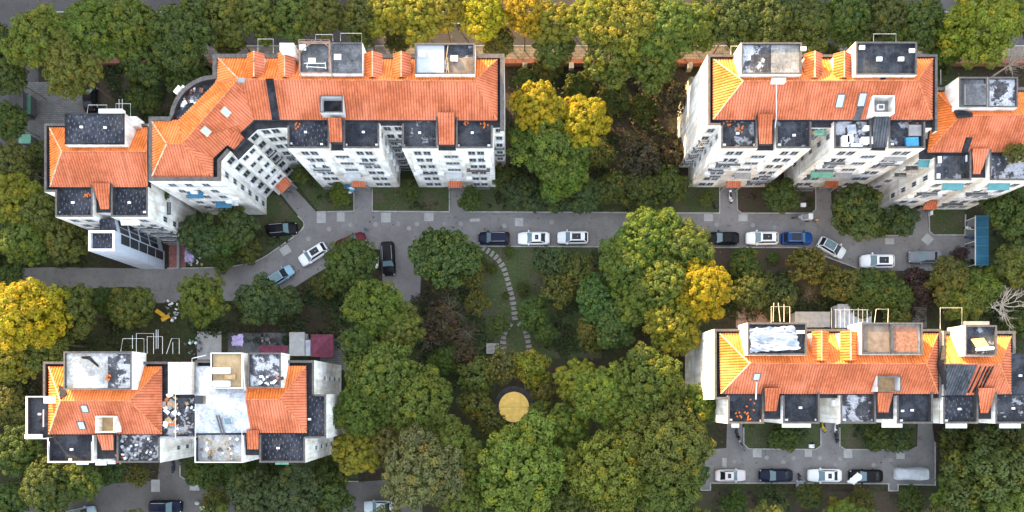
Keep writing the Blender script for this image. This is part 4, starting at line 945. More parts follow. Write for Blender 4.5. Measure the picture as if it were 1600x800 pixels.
for x0, x1, mt in ((1137, 1194, 'bitumen plain'), (1223, 1281, 'bitumen plain'), (1313, 1369, 'bitumen peeled'), (1401, 1458, 'bitumen plain')):
    terrace(FB, x0, 617, x1, 662, ZF, mt, edges=[(x0, 618), (x0, 662), (x1, 662), (x1, 612)])
vents(FB, ZF - .7, [(1250, 637), (1424, 641), (1141, 656), (1189, 657), (1228, 656), (1275, 656), (1318, 656), (1364, 656), (1407, 657), (1453, 657), (1409, 642)], w=.4, d=.28); vents(FB, 18.3, [(1217, 515), (1250, 519)], w=1.0, d=.4)
for (x, y0, y1) in ((1116, 514, 624), (1137, 624, 662), (1313, 622, 662), (1458, 622, 662)):
    a, c = P(x, y0, ZF), P(x, y1, ZF); band(FB, a, c, 5.9, 'grey metal', .06)
a, c = P(1116, 514, ZF), P(1116, 624, ZF); ac_unit(FB, a, c, .96, 12.0); wall_box(FB, 'down_pipe', a, c, .93, 7, (.12, .12, 13.5), 'grey metal'); wall_box(FB, 'down_pipe', a, c, .12, 7, (.12, .12, 13.5), 'grey metal'); ac_unit(FB, P(1313, 622, ZF), P(1313, 662, ZF), .2, 13.9)
for x0, x1, y, z in ((1222, 1267, 668, 13.5), (1378, 1410, 668, 13.5), (1143, 1155, 668, 13.5)):
    m = MB(); m.prism(XY(rect(x0, 655.5, x1, y), z), z - .1, z, 'white plastic'); m.build('awning', FB)
for r_ in ([(1205, 508), (1205, 479), (1234, 479), (1234, 508)], [(1366, 507), (1369, 483), (1388, 483), (1387, 507)], [(1208, 503), (1209, 473)], [(1219, 503), (1216, 473)], [(1225, 503), (1225, 475)]): rack(FB, r_, 15.2, mat='wall cream')
for i in range(9): rack(FB, [(1299 + i * 7, 512), (1299 + i * 7, 481 + (i % 3) * 2)], 15.0, .026, 'grey metal')
rack(FB, [(1303, 484), (1357, 484)], 15.0, .026, 'grey metal')
G = thing('apartment_block', 'apartment house with black tiled patch and slanted yellow solar heater on its roof', 'building', P(1550, 600))
fg = [(1474, 517), (1587, 517), (1587, 552), (1700, 552), (1700, 662), (1555, 662), (1555, 655), (1529, 655), (1529, 662), (1473.5, 662), (1473.5, 622), (1474, 622)]
body(G, fg, ZF); parapet(G, [(1587, 552), (1587, 517), (1474, 517), (1474, 618)], ZF, closed=False, t=.4)
rG = [(1478, 525, ze), (1579, 525, ze), (1579, 615, ze), (1478, 617, ze), (1511, 568, zr), (1562, 569, zr)]
q = rG
q[4] = (1478, 568, zr)
roof(G, [('roof tile lit tone', [q[0], q[1], q[5], q[4]]), ('roof tile shade tone', [q[1], q[2], q[5]]), ('roof tile shade tone', [(1508, 617, ze), q[2], q[5], (1526, 569, zr)]), ('roof tile black', [q[3], (1508, 617, ze), (1526, 569, zr), q[4]])], zs=zs)
ridges(G, [[q[4], q[5]], [q[1], q[5]], [q[2], q[5]]])
pG = plane_of(P(*q[3]), P(*q[2]), P(*q[5]))
for x in (1520, 1528, 1534, 1539): roof_strip(G, [(x + 12, 573), (x + 14, 573), (x - 6, 614), (x - 8, 614)], pG, 'bitumen black', name='gap')
roof_box(G, 1508, 508, 1558, 556, 18.5, zs, 'bitumen worn', wall='wall white')
t = MB(); a_ = [P(1517, 530, 18.7), P(1537, 528, 18.9), P(1549, 546, 19.2), P(1528, 547, 19.2)]; t.face(a_[::-1], 'disc yellow'); t.tube([P(1526, 546, 19.35), P(1552, 544, 19.35)], .22, 'white plastic', 8); t.build('solar_heater', G)
terrace(G, 1581, 555, 1700, 616, ZF, 'bitumen plain', edges=[]); 
terrace(G, 1473, 620, 1529, 662, ZF, 'bitumen studded', edges=[(1473.5, 620), (1473.5, 662), (1529, 662), (1529, 616)]); terrace(G, 1555, 618, 1620, 662, ZF, 'bitumen worn', edges=[(1555, 612), (1555, 662), (1620, 662), (1620, 618)])
link_roof(G, [(1528, 606), (1556, 606), (1544, 645), (1531, 645)], 16.4, 15.5, zs=zs)
vents(G, ZF - .7, [(1498, 639), (1582, 638), (1477, 657), (1525, 657), (1593, 587)], w=.4, d=.28)
for x0, x1 in ((1478, 1511), (1562, 1595)):
    m = MB(); m.prism(XY(rect(x0, 660, x1, 669), 13.2), 13.1, 13.2, 'white plastic'); m.build('awning', G)
rack(G, [(1469, 514), (1469, 481), (1503, 481), (1503, 512)], 15.2); m = MB(); m.prism(XY(rect(1507, 502, 1546, 507.5), 16), 15.8, 16, 'concrete'); m.build('awning', G)

# two taller neighbours standing outside the picture, to the north-west and north
def neighbour(label, c, w, d, hgt, rz, n):
    b = thing('apartment_tower', label, 'building', (c[0], c[1], 0))
    m = MB(); m.box((c[0], c[1], hgt / 2), (w, d, hgt), 'wall cream', rz, 'felt grey'); m.build('wall', b)
    m = MB(); m.box((c[0], c[1], hgt + 1.5), (w * .3, d * .5, 3), 'wall cream', rz, 'felt grey'); m.build('roof_box', b)
    return b
# ------------------------------------------------------------------ vehicles
def car_proto(kind, roofglass=None):
    """front towards +x, origin on the ground at the middle; returns an Empty with parts"""
    t = thing('parked_car', 'car', 'car', (0, 0, 0))
    if kind == 'sedan': L, Wd, Ht = 4.7, 1.84, 1.46; st = [(2.35, .62, .62), (2.2, .80, .72), (1.6, .90, .86), (.95, .92, .95), (-.4, .92, .97), (-1.7, .92, .99), (-2.1, .86, .97), (-2.32, .72, .90)]; cab = ((1.0, .80), (.25, .64), (-1.0, .62), (-1.75, .74))
    elif kind == 'suv': L, Wd, Ht = 4.75, 1.9, 1.68; st = [(2.37, .66, .74), (2.22, .84, .88), (1.7, .93, 1.0), (1.15, .95, 1.06), (-.4, .95, 1.08), (-1.8, .95, 1.10), (-2.2, .90, 1.08), (-2.36, .80, 1.0)]; cab = ((1.15, .82), (.45, .68), (-1.75, .66), (-2.22, .76))
    else: L, Wd, Ht = 4.3, 1.8, 1.52; st = [(2.15, .62, .68), (2.0, .80, .80), (1.5, .88, .92), (1.0, .90, .98), (-.4, .90, 1.0), (-1.6, .90, 1.02), (-2.0, .84, 1.0), (-2.14, .74, .92)]; cab = ((1.15, .78), (.3, .64), (-1.5, .62), (-2.0, .72))
    belt = st[3][2]
    m = MB()
    def ring(x, hw, zt): return [(x, -hw * .96, .24), (x, -hw, .5), (x, -hw * .985, zt - .10), (x, -hw * .86, zt - .01), (x, -hw * .4, zt + .035), (x, 0, zt + .045), (x, hw * .4, zt + .035), (x, hw * .86, zt - .01), (x, hw * .985, zt - .10), (x, hw, .5), (x, hw * .96, .24)]
    rings = [ring(*s) for s in st]
    for a, b in zip(rings, rings[1:]):
        for i in range(len(a) - 1): m.face((a[i], a[i + 1], b[i + 1], b[i]), 'car paint')
        m.face((a[-1], a[0], b[0], b[-1]), 'rubber')
    m.face(rings[0][::-1], 'car paint'); m.face(rings[-1], 'car paint')
    o = m.build('body', t, smooth=True)
    (xa, wa), (xb, wb), (xc, wc), (xd, wd) = cab; zr = Ht; zb = belt - .01
    A0, A1, B0, B1 = (xa, -wa, zb), (xa, wa, zb), (xb, -wb, zr - .03), (xb, wb, zr - .03)
    C0, C1, D0, D1 = (xc, -wc, zr - .02), (xc, wc, zr - .02), (xd, -wd, zb + .02), (xd, wd, zb + .02)
    S0, S1 = (xa - .1, -wa - .06, zb), (xa - .1, wa + .06, zb)
    m = MB(); xm = (xb + xc) / 2
    mid = [(xm, -wb - .02, zr + .01), (xm, -wb * .5, zr + .05), (xm, 0, zr + .06), (xm, wb * .5, zr + .05), (xm, wb + .02, zr + .01)]
    fr = [(xb, -wb, zr - .03), (xb + .03, -wb * .5, zr), (xb + .05, 0, zr + .01), (xb + .03, wb * .5, zr), (xb, wb, zr - .03)]
    re = [(xc, -wc, zr - .02), (xc - .03, -wc * .5, zr), (xc - .05, 0, zr + .01), (xc - .03, wc * .5, zr), (xc, wc, zr - .02)]
    for a, b in ((fr, mid), (mid, re)):
        for i in range(4): m.face((a[i], a[i + 1], b[i + 1], b[i]), 'car paint')
    def inset(q, k=.06):
        c = sum((Vector(p) for p in q), Vector()) / len(q); n = (Vector(q[1]) - Vector(q[0])).cross(Vector(q[2]) - Vector(q[0])).normalized()
        if n.dot(c - Vector((0, 0, .9))) < 0: n = -n
        return [Vector(p).lerp(c, k) + n * .008 for p in q]
    def pan(q, nm, mt, k=.07):
        g = MB(); g.face(inset(q, k), mt); return g.build(nm, t)
    ws = [A0, A1, B1, B0]; rw = [D1, D0, C0, C1]
    l0 = (A0, B0, C0, D0); l1 = (A1, B1, C1, D1)
    for q in (ws, rw, l0, l1): m.face(q, 'car paint')
    m.build('roof', t, smooth=False)
    pan(ws, 'windshield', 'car glass sky tint' if kind != 'hatch' else 'car glass', .05); pan(rw, 'rear_window', 'car glass', .1)
    for q in (l0, l1): pan(q, 'side_window', 'car glass', .12)
    if roofglass:
        x0, x1, hw = roofglass; g = MB(); z = zr + .068
        g.face([(x0, -hw, z - .01), (x1, -hw, z - .01), (x1, hw, z - .01), (x0, hw, z - .01)], 'car glass sky tint' if kind == 'hatch' else 'car glass'); g.build('sunroof', t)
    for x in (L * .31, -L * .30):
        for s in (-1, 1):
            g = MB(); n = 14
            pts = [(x + .33 * math.cos(2 * math.pi * i / n), .33 + .33 * math.sin(2 * math.pi * i / n)) for i in range(n)]
            y0, y1 = s * (Wd / 2 - .2), s * (Wd / 2 + .012)
            for i in range(n):
                a, b = pts[i], pts[(i + 1) % n]; g.face(((a[0], y0, a[1]), (b[0], y0, b[1]), (b[0], y1, b[1]), (a[0], y1, a[1])), 'rubber')
            g.face([(p[0], y1, p[1]) for p in pts], 'rubber'); o = g.build('wheel', t)
            g = MB(); g.face([(x + (p[0] - x) * .62, y1 + s * .004, .33 + (p[1] - .33) * .62) for p in pts], 'grey metal'); g.build('rim', o)
    for s in (-1, 1):
        g = MB(); g.box((xa - .25, s * (Wd / 2 + .08), belt + .05), (.2, .22, .15), 'car paint'); g.build('mirror', t)
        f = st[1]; g = MB(); g.ellipsoid((f[0] - .08, s * f[1] * .84, f[2] - .08), (.2, .1, .07), 'lamp clear', 8, 5); g.build('headlight', t)
        f = st[-2]; g = MB(); g.ellipsoid((f[0] - .02, s * f[1] * .88, f[2] - .1), (.1, .12, .08), 'lamp red', 8, 5); g.build('taillight', t)
    if kind == 'suv':
        for s in (-1, 1):
            g = MB(); g.tube([(xb - .1, s * (wb - .02), zr + .06), (xc + .1, s * (wc - .02), zr + .06)], .03, 'grey metal', 5); g.build('roof_rail', t)
    return t
PROTO = {('sedan', 0): None, ('sedan', 1): (-.65, -.15, .34), ('suv', 0): None, ('suv', 1): (-1.15, .2, .46), ('hatch', 1): (-1.4, .2, .56), ('hatch', 0): None}
USED = {}
def car(px, py, deg, kind, sun, col, label, scale=1.0, z=0.02):
    k = (kind, sun)
    if k not in USED: USED[k] = car_proto(kind, PROTO[k]); o = USED[k]
    else: o = copy_tree(USED[k])
    q = P(px, py, 0.9); o.location = (q.x, q.y, z); o.rotation_euler = (0, 0, math.radians(deg)); o.scale = (scale,) * 3
    o['label'] = label; o['category'] = 'car'; o['group'] = 'cars parked around the courtyards'
    paint(o, col, ('body', 'roof', 'mirror')); return o
BLK, WHT, NVY, SIL = (.006, .006, .008), (.62, .63, .65), (.007, .010, .024), (.30, .32, .35)
car(440, 358, 5, 'suv', 0, BLK, 'black car parked alone on the bare lawn beside the bent white building')
car(489, 397, 212, 'suv', 1, WHT, 'white car with dark sunroof parked slantwise on the road bend')
car(438, 431, 33, 'hatch', 1, (.20, .33, .42), 'pale blue car with glass roof on the road bend behind a white car')
car(548, 377, 22, 'sedan', 0, (.10, .015, .022), 'dark red car half hidden under the tree on the main road')
car(606.5, 404, -87, 'suv', 0, BLK, 'black car standing lengthways on the short side road', 1.1)
car(772, 372, 180, 'suv', 0, NVY, 'dark navy car with roof rails where the stepping stones meet the road', 1.02)
car(834, 372, 180, 'sedan', 1, WHT, 'white saloon with small sunroof parked between a navy car and a white car', 1.05)
car(895, 371, 180, 'suv', 1, WHT, 'white car with large sunroof parked nearest the big tree over the road')
car(1130, 372, 180, 'sedan', 0, BLK, 'black saloon with pale windscreen parked beside the yellow tree', 1.05)
car(1191, 372, 180, 'suv', 1, WHT, 'white car with sunroof parked between a black saloon and a blue car', 1.04)
car(1246, 372, 0, 'suv', 1, (.008, .045, .17), 'bright blue car with dark roof in the row along the kerb')
car(1300, 387, -29, 'hatch', 1, (.56, .58, .59), 'white hatchback with wide glass roof parked slantwise under a bush', 1.05)
car(1371, 408, 180, 'suv', 1, WHT, 'white car with dark rear screen parked by a small square of paving', 1.08)
car(1446, 401, 180, 'sedan', 0, (.16, .17, .19), 'grey car dappled with leaves beneath the reddish purple shrub', 1.05)
car(1142, 743, 0, 'sedan', 1, (.52, .48, .48), 'pinkish silver saloon with sunroof at the car park beside the big tree', 1.0)
car(1213, 743, 180, 'sedan', 0, NVY, 'navy saloon in the car park next to a scooter under a white cover', 1.08)
car(1289, 743, 180, 'sedan', 1, WHT, 'white saloon with small sunroof in the bottom car park', 1.1)
cs = car(1354, 744, 180, 'sedan', 0, BLK, 'black car with a white sheet thrown over its bonnet', 1.08)
car(258, 792, 0, 'suv', 0, NVY, 'dark blue car cut off by the bottom edge on the brown lane', 1.05)
car(126, 803, 12, 'hatch', 1, (.30, .38, .44), 'pale blue car barely showing at the bottom edge of the lane')
car(592, 792, 180, 'sedan', 0, (.40, .45, .49), 'pale silver car poking out below the tree crowns at the bottom edge')
car(139, 150, 92, 'sedan', 0, BLK, 'black car under street trees behind the studded black roof box', 1.02)
# a fitted grey cover over a car, and a loose white sheet
def covered():
    q = P(1427, 741, .9); c = thing('covered_car', 'car wrapped in a silver grey dust cover at the end of the car park', 'car', (q.x, q.y, .02)); m = MB(); rc = random.Random(8)
    st = [(2.65, .62, .5), (2.5, .86, .82), (1.6, .97, 1.02), (1.0, .96, 1.12), (.3, .90, 1.50), (-.8, .88, 1.55), (-1.6, .90, 1.38), (-2.2, .92, 1.10), (-2.55, .80, .9), (-2.65, .6, .5)]
    rings = []
    for x, hw, zt in st:
        rings.append([(q.x + x + rc.uniform(-.03, .03), q.y + y * hw + rc.uniform(-.02, .02), max(.06, z * zt + rc.uniform(-.03, .03))) for y, z in ((-1.06, .03), (-1.03, .45), (-.95, .78), (-.74, .97), (-.3, 1.02), (0, 1.03), (.3, 1.02), (.74, .97), (.95, .78), (1.03, .45), (1.06, .03))])
    for a, b in zip(rings, rings[1:]):
        for i in range(10): m.face((a[i], a[i + 1], b[i + 1], b[i]), 'car cover')
    m.face(rings[0][::-1], 'car cover'); m.face(rings[-1], 'car cover'); m.build('cover', c, smooth=True)
    for x in (1.5, -1.5):
        for s in (-1, 1): k = MB(); k.cyl((q.x + x, q.y + s * .72), .18, 0.02, .3, 'rubber', 10); k.build('wheel', c)
covered()
def drape(name, pts, base_z, mat, label, cat, n=14, amp=.08, seed=1, thick=True, world=False):
    """crumpled sheet lying over a surface: pts = px quad, base_z(px,py)->height"""
    rc = random.Random(seed); m = MB(); gr = []
    for i in range(n + 1):
        row = []
        for j in range(n + 1):
            u, v = i / n, j / n; e = min(u, v, 1 - u, 1 - v)
            x = (pts[0][0] * (1 - u) + pts[1][0] * u) * (1 - v) + (pts[3][0] * (1 - u) + pts[2][0] * u) * v; y = (pts[0][1] * (1 - u) + pts[1][1] * u) * (1 - v) + (pts[3][1] * (1 - u) + pts[2][1] * u) * v
            if e < .01: x += rc.uniform(-1.3, 1.3); y += rc.uniform(-1.3, 1.3)
            z = base_z(x, y); p = P(x, y, z); fold = math.sin(u * 9 + v * 5 + seed) * .5 + math.sin(u * 4 - v * 11 + 2 * seed) * .5
            row.append((p.x, p.y, z + amp * (.55 + .40 * fold + rc.uniform(-.3, .3))))
        gr.append(row)
    for i in range(n):
        for j in range(n): m.face((gr[i][j], gr[i][j + 1], gr[i + 1][j + 1], gr[i + 1][j]), mat)
    c = P(sum(p[0] for p in pts) / 4, sum(p[1] for p in pts) / 4, base_z(*pts[0]))
    o = m.build(name, base=c, smooth=(amp < .2)); sd = o.modifiers.new('thickness', 'SOLIDIFY'); sd.thickness = .02
    return tag(o, label, cat)
drape('sheet', [(1323, 752), (1340, 738), (1351, 746), (1334, 757)], lambda x, y: 1.12, 'white plastic', 'crumpled white sheet lying over the bonnet of the black car', 'sheet', 10, .12, 3)
drape('tarpaulin', [(1170, 513), (1240, 509), (1250, 546), (1172, 551)], lambda x, y: 18.26, 'tarp silver', 'crumpled silver tarpaulin spread on the flat roof box', 'tarpaulin', 17, .40, 5)
drape('tarpaulin', [(363, 524), (381, 523), (380, 541), (363, 540)], lambda x, y: 2.3, 'tarp lilac', 'lilac tarpaulin canopy over the back yards behind the sheeted roof', 'tarpaulin', 10, .3, 2)
drape('tarpaulin', [(290, 386), (303, 385), (302, 409), (289, 410)], lambda x, y: .6, 'tarp lilac', 'lilac tarpaulin over a heap of junk beside the lift tower entrance', 'tarpaulin', 9, .4, 4)

# two-wheelers
def scooter_proto():
    t = thing('scooter', 's', 'scooter'); 
    for x in (.62, -.58):
        m = MB(); n = 16
        for i in range(n):
            a0, a1 = 2 * math.pi * i / n, 2 * math.pi * (i + 1) / n
            for r0, r1 in ((.25, .16),):
                q = [(x + r * math.cos(a), s, .25 + r * math.sin(a)) for a, r, s in ((a0, .25, -.06), (a1, .25, -.06), (a1, .25, .06), (a0, .25, .06))]; m.face(q, 'rubber')
                for s in (-.06, .06): m.face([(x + r * math.cos(a), s, .25 + r * math.sin(a)) for a, r in ((a0, .25), (a1, .25), (a1, .05), (a0, .05))], 'rubber')
        m.build('wheel', t)
    m = MB(); prev = None
    for x, hw, z0, z1 in ((.62, .10, .45, .62), (.45, .19, .35, .95), (.32, .19, .22, .8), (.15, .18, .22, .36), (-.12, .18, .22, .40), (-.25, .17, .25, .72), (-.7, .15, .35, .76), (-.85, .07, .5, .68)):
        r = [(x, -hw, z0), (x, -hw, z1 - .05), (x, -hw * .5, z1), (x, hw * .5, z1), (x, hw, z1 - .05), (x, hw, z0)]
        if prev:
            for i in range(6): m.face((prev[i], prev[(i + 1) % 6], r[(i + 1) % 6], r[i]), 'car paint')
        else: m.face(r, 'car paint')
        prev = r
    m.face(prev[::-1], 'car paint'); m.build('body', t, smooth=False)
    m = MB(); m.box((-.45, 0, .80), (.75, .28, .1), 'rubber'); m.build('seat', t)
    m = MB(); m.tube([(.36, -.33, 1.0), (.42, -.12, 1.04), (.42, .12, 1.04), (.36, .33, 1.0)], .022, 'dark metal', 5); m.tube([(.42, 0, 1.04), (.56, 0, .5)], .03, 'dark metal', 5); m.build('handlebar', t)
    m = MB(); m.box((-.95, 0, .85), (.3, .32, .28), 'car paint'); m.build('top_box', t); return t
SC = []
def scooter(px, py, deg, col, label, cat='scooter', sc=1.0):
    o = scooter_proto() if not SC else copy_tree(SC[0])
    if not SC: SC.append(o)
    q = P(px, py, .6); o.location = (q.x, q.y, .02); o.rotation_euler = (0, 0, math.radians(deg)); o.scale = (sc,) * 3
    o['label'] = label; o['category'] = cat; o['group'] = 'scooters left by the entrances'; paint(o, col, ('body', 'top_box'))
scooter(1117, 318, -65, (.05, .05, .055), 'dark scooter on the soil edge left of the upper right entrance path')
scooter(1142, 309, -80, (.75, .76, .78), 'white scooter on the path below a tiled canopy, opposite a dark scooter')
scooter(1153, 680, -70, (.02, .02, .025), 'black scooter at the head of the path below the pipe and skylight building')
scooter(1160, 697, -55, (.22, .2, .2), 'grey scooter at the corner where the path meets the car park')
scooter(1307, 671, -85, (.72, .73, .75), 'white scooter at the right side of the middle path into the car park')
scooter(1308, 684, -80, (.03, .03, .035), 'black scooter behind a white one on the middle path')
scooter(589, 413, -100, (.75, .75, .75), 'white scooter beside the black car on the short side road')
scooter(270, 728, 95, (.03, .035, .06), 'dark scooter on the path up to the lower left building')
scooter(1250, 748, 95, (.04, .04, .05), 'scooter parked between navy and white saloons with pale cover on it')
drape('scooter_cover', [(1244, 751), (1257, 751), (1256, 758), (1245, 758)], lambda x, y: .95, 'tarp silver', 'pale blue cover lying on the scooter between navy and white saloons', 'cover', 8, .2, 6)
for i, (x, y, col, lb) in enumerate(((1515, 356, (.6, .62, .64), 'pale scooter by the upper end of the blue carport'), (1518, 371, (.05, .09, .2), 'blue scooter by the middle of the blue carport'), (1519, 385, (.1, .1, .1), 'dark scooter tucked below the lower end of the blue carport'))): scooter(x, y, 170, col, lb)
scooter(1288, 668, -75, (.6, .42, .05), 'yellow scooter at the left side of the middle path into the car park')
# cargo tricycle
q = P(1256, 340, .5); t = thing('cargo_tricycle', 'long grey delivery tricycle with boxes at the kerb by the man in yellow', 'tricycle', (q.x, q.y, .02))
m = MB(); m.box((q.x + .35, q.y, .72), (1.7, .95, .12), 'grey metal'); m.box((q.x + .35, q.y, .5), (1.9, .12, .12), 'dark metal'); m.build('cargo_bed', t)
m = MB(); m.box((q.x + .8, q.y + .05, 1.0), (.7, .8, .45), 'white plastic'); m.build('box', t); m = MB(); m.box((q.x + .05, q.y, .92), (.55, .6, .28), 'concrete'); m.build('box', t)
m = MB(); m.box((q.x - .7, q.y, .8), (.5, .4, .2), 'tarp silver'); m.build('seat', t); m = MB(); m.tube([(q.x - 1.3, q.y - .35, 1.05), (q.x - 1.38, q.y, 1.08), (q.x - 1.3, q.y + .35, 1.05)], .03, 'dark metal'); m.tube([(q.x - 1.38, q.y, 1.08), (q.x - 1.55, q.y, .3)], .04, 'dark metal'); m.tube([(q.x - 1.4, q.y, .55), (q.x - .5, q.y, .6)], .05, 'dark metal'); m.build('handlebar', t)
for x, y in ((-1.55, 0), (.6, .5), (.6, -.5)):
    m = MB(); pts = [(q.x + x + .27 * math.cos(i * math.pi / 7), .29 + .27 * math.sin(i * math.pi / 7)) for i in range(14)]
    for i in range(14): a, b = pts[i], pts[(i + 1) % 14]; m.face(((a[0], q.y + y - .05, a[1]), (b[0], q.y + y - .05, b[1]), (b[0], q.y + y + .05, b[1]), (a[0], q.y + y + .05, a[1])), 'rubber')
    for s in (-.05, .05): m.face([(p[0], q.y + y + s, p[1]) for p in pts], 'rubber')
    m.build('wheel', t)

# ------------------------------------------------------------------ people
def person(px, py, deg, top, legs, hair, label, stride=.22):
    q = P(px, py, 1.0)
    V = {'pelvis': (0, 0, .95, .13), 'spine': (.01, 0, 1.2, .14), 'chest': (.02, 0, 1.38, .15), 'neck': (.03, 0, 1.50, .055), 'head': (.05, 0, 1.60, .085), 'crown': (.05, 0, 1.70, .075)}
    E_ = [('pelvis', 'spine'), ('spine', 'chest'), ('chest', 'neck'), ('neck', 'head'), ('head', 'crown')]
    for s, n in ((1, 'l'), (-1, 'r')):
        f = s * stride
        V['hip' + n] = (0, s * .10, .90, .095); V['knee' + n] = (f * .7 + .06, s * .11, .50, .065); V['ankle' + n] = (f, s * .11, .10, .045); V['toe' + n] = (f + .18, s * .12, .05, .035)
        E_ += [('pelvis', 'hip' + n), ('hip' + n, 'knee' + n), ('knee' + n, 'ankle' + n), ('ankle' + n, 'toe' + n)]
        V['sh' + n] = (.02, s * .2, 1.42, .065); V['el' + n] = (-f * .5, s * .25, 1.14, .048); V['wr' + n] = (-f * .6 + .12, s * .24, .92, .035); V['hand' + n] = (-f * .6 + .2, s * .23, .84, .03)
        E_ += [('chest', 'sh' + n), ('sh' + n, 'el' + n), ('el' + n, 'wr' + n), ('wr' + n, 'hand' + n)]
    bm = bmesh.new(); lay = bm.verts.layers.skin.verify(); ids = {}
    for k, (x, y, z, r) in V.items(): v = bm.verts.new((x, y, z)); v[lay].radius = (r, r); ids[k] = v
    ids['pelvis'][lay].use_root = True
    for a, b in E_: bm.edges.new((ids[a], ids[b]))
    me = bpy.data.meshes.new('body'); bm.to_mesh(me); bm.free(); tmp = bpy.data.objects.new('tmp', me); COL.objects.link(tmp)
    tmp.modifiers.new('s', 'SKIN'); tmp.modifiers.new('d', 'SUBSURF').levels = 1
    dg = bpy.context.evaluated_depsgraph_get(); me2 = bpy.data.meshes.new_from_object(tmp.evaluated_get(dg)); bpy.data.objects.remove(tmp)
    t = thing('person', label, 'person', (q.x, q.y, .02), math.radians(deg))
    me2.name = 'body'
    for mn in ('skin', legs, top): me2.materials.append(MATS[mn])
    for p in me2.polygons:
        z = p.center.z; p.material_index = 0 if z > 1.47 or (z < .95 and abs(p.center.y) > .19) else (1 if z < .98 else 2); p.use_smooth = True
    o = bpy.data.objects.new('body', me2); COL.objects.link(o); o.parent = t
    h = MB(); h.ellipsoid((.04, 0, 1.70), (.115, .105, .10), hair, 10, 6); ho = h.build('hair', base=(0, 0, 0), smooth=True); ho.parent = t
person(570, 357, -50, 'tarp blue', 'dark metal', 'dark metal', 'person in a blue jacket and dark trousers walking along the main road')
person(1276, 344, 90, 'digger yellow', 'dark metal', 'dark metal', 'person in a yellow vest standing behind the delivery tricycle', .1)
person(452, 298, -60, 'dark metal', 'dark metal', 'dark metal', 'person in dark clothes walking away from the slanted entrance canopy')

# ------------------------------------------------------------------ yards, sheds and clutter
t = thing('carport', 'blue flat carport roof with white edge bars at the right end of the road', 'carport', P(1534, 378))
m = MB(); z = 2.5; a, b = P(1524, 337, z), P(1545, 415, z); m.prism([(a.x, a.y), (b.x, a.y), (b.x, b.y), (a.x, b.y)], z - .08, z, 'shed blue'); m.build('roof', t)
m = MB(); 
for y in (337.5, 356, 370, 384, 400, 414): p0, p1 = P(1524, y, z), P(1545, y, z); m.box(((p0.x + p1.x) / 2, p0.y, z + .03), (p1.x - p0.x, .08, .06), 'teal sheet')
p0, p1 = P(1524, 337, z), P(1524, 415, z); m.box((p0.x - .03, (p0.y + p1.y) / 2, z + .02), (.1, p0.y - p1.y, .14), 'white metal'); m.build('edge_bar', t)
for x, y in ((1525, 339), (1525, 376), (1525, 413), (1544, 339), (1544, 376), (1544, 413)): k = MB(); p = P(x, y, z); k.box((p.x, p.y, 1.2), (.1, .1, 2.4), 'white metal'); k.build('post', t)
def slab(name, x0, y0, x1, y1, z, mat, label, cat, th=.12, posts=True, group=None, wall='wall grey'):
    p0, p1 = P(x0, y0, z), P(x1, y1, z); t = thing(name, label, cat, ((p0.x + p1.x) / 2, (p0.y + p1.y) / 2, 0), group=group)
    m = MB(); m.prism([(p0.x, p0.y), (p1.x, p0.y), (p1.x, p1.y), (p0.x, p1.y)], z - th, z, mat); m.build('roof' if posts else 'slab', t)
    if posts:
        m = MB(); e = .12; m.prism([(p0.x + e, p0.y - e), (p1.x - e, p0.y - e), (p1.x - e, p1.y + e), (p0.x + e, p1.y + e)], 0, z - th - .002, wall); m.build('wall', t)
    return t
sheet('yard_paving', [(1150, 478), (1205, 478), (1205, 512), (1150, 512)], .02, 'pink paving'); sheet('yard_paving', [(308, 518), (346, 518), (346, 562), (308, 562)], .02, 'concrete pale'); sheet('yard_paving', [(1426, 480), (1448, 480), (1448, 512), (1426, 512)], .02, 'paving grey'); sheet('yard_paving', [(519, 527), (546, 527), (546, 578), (500, 578), (500, 556), (519, 556)], .02, 'paving grey')
sheet('yard_paving', [(356, 520), (452, 520), (452, 562), (356, 562)], .021, 'felt grey')
slab('shed', 1242, 487, 1297, 511, 2.4, 'concrete', 'grey flat shed roof in the back yard, left of the comb of drying bars', 'shed'); slab('shed', 1309, 475, 1362, 512, 2.5, 'tarp silver', 'blue grey sheet shed roof under the drying bars', 'shed')
slab('shed', 405, 540, 449, 551, 2.6, 'wine fabric', 'dark red lean-to roof beside the lilac tarpaulin', 'shed'); slab('shed', 452, 519, 476, 556, 2.6, 'concrete pale', 'whitish flat shed roof next to the wine red square parasol', 'shed'); slab('shed', 477, 531, 485, 556, 2.4, 'tarp silver', 'narrow blue grey shed strip beside the wine red parasol', 'shed')
p = P(503, 540, 2.6); t = thing('parasol', 'square wine red parasol in the yard behind the lower left building', 'parasol', (p.x, p.y, 0))
m = MB(); hw = 1.72; ap = (p.x, p.y, 3.0); cr = [(p.x + sx * hw, p.y + sy * hw, 2.45) for sx, sy in ((-1, -1), (1, -1), (1, 1), (-1, 1))]
for i in range(4): m.face((cr[i], cr[(i + 1) % 4], ap), 'wine fabric')
for i in range(4): a, b = cr[i], cr[(i + 1) % 4]; m.face((a, (a[0], a[1], 2.25), (b[0], b[1], 2.25), b), 'wine fabric')
m.build('canopy', t); m = MB(); m.cyl((p.x, p.y), .04, 0, 2.95, 'white metal', 8); m.build('pole', t); m = MB(); m.cyl((p.x, p.y), .4, 0.02, .12, 'concrete', 14); m.build('base', t)
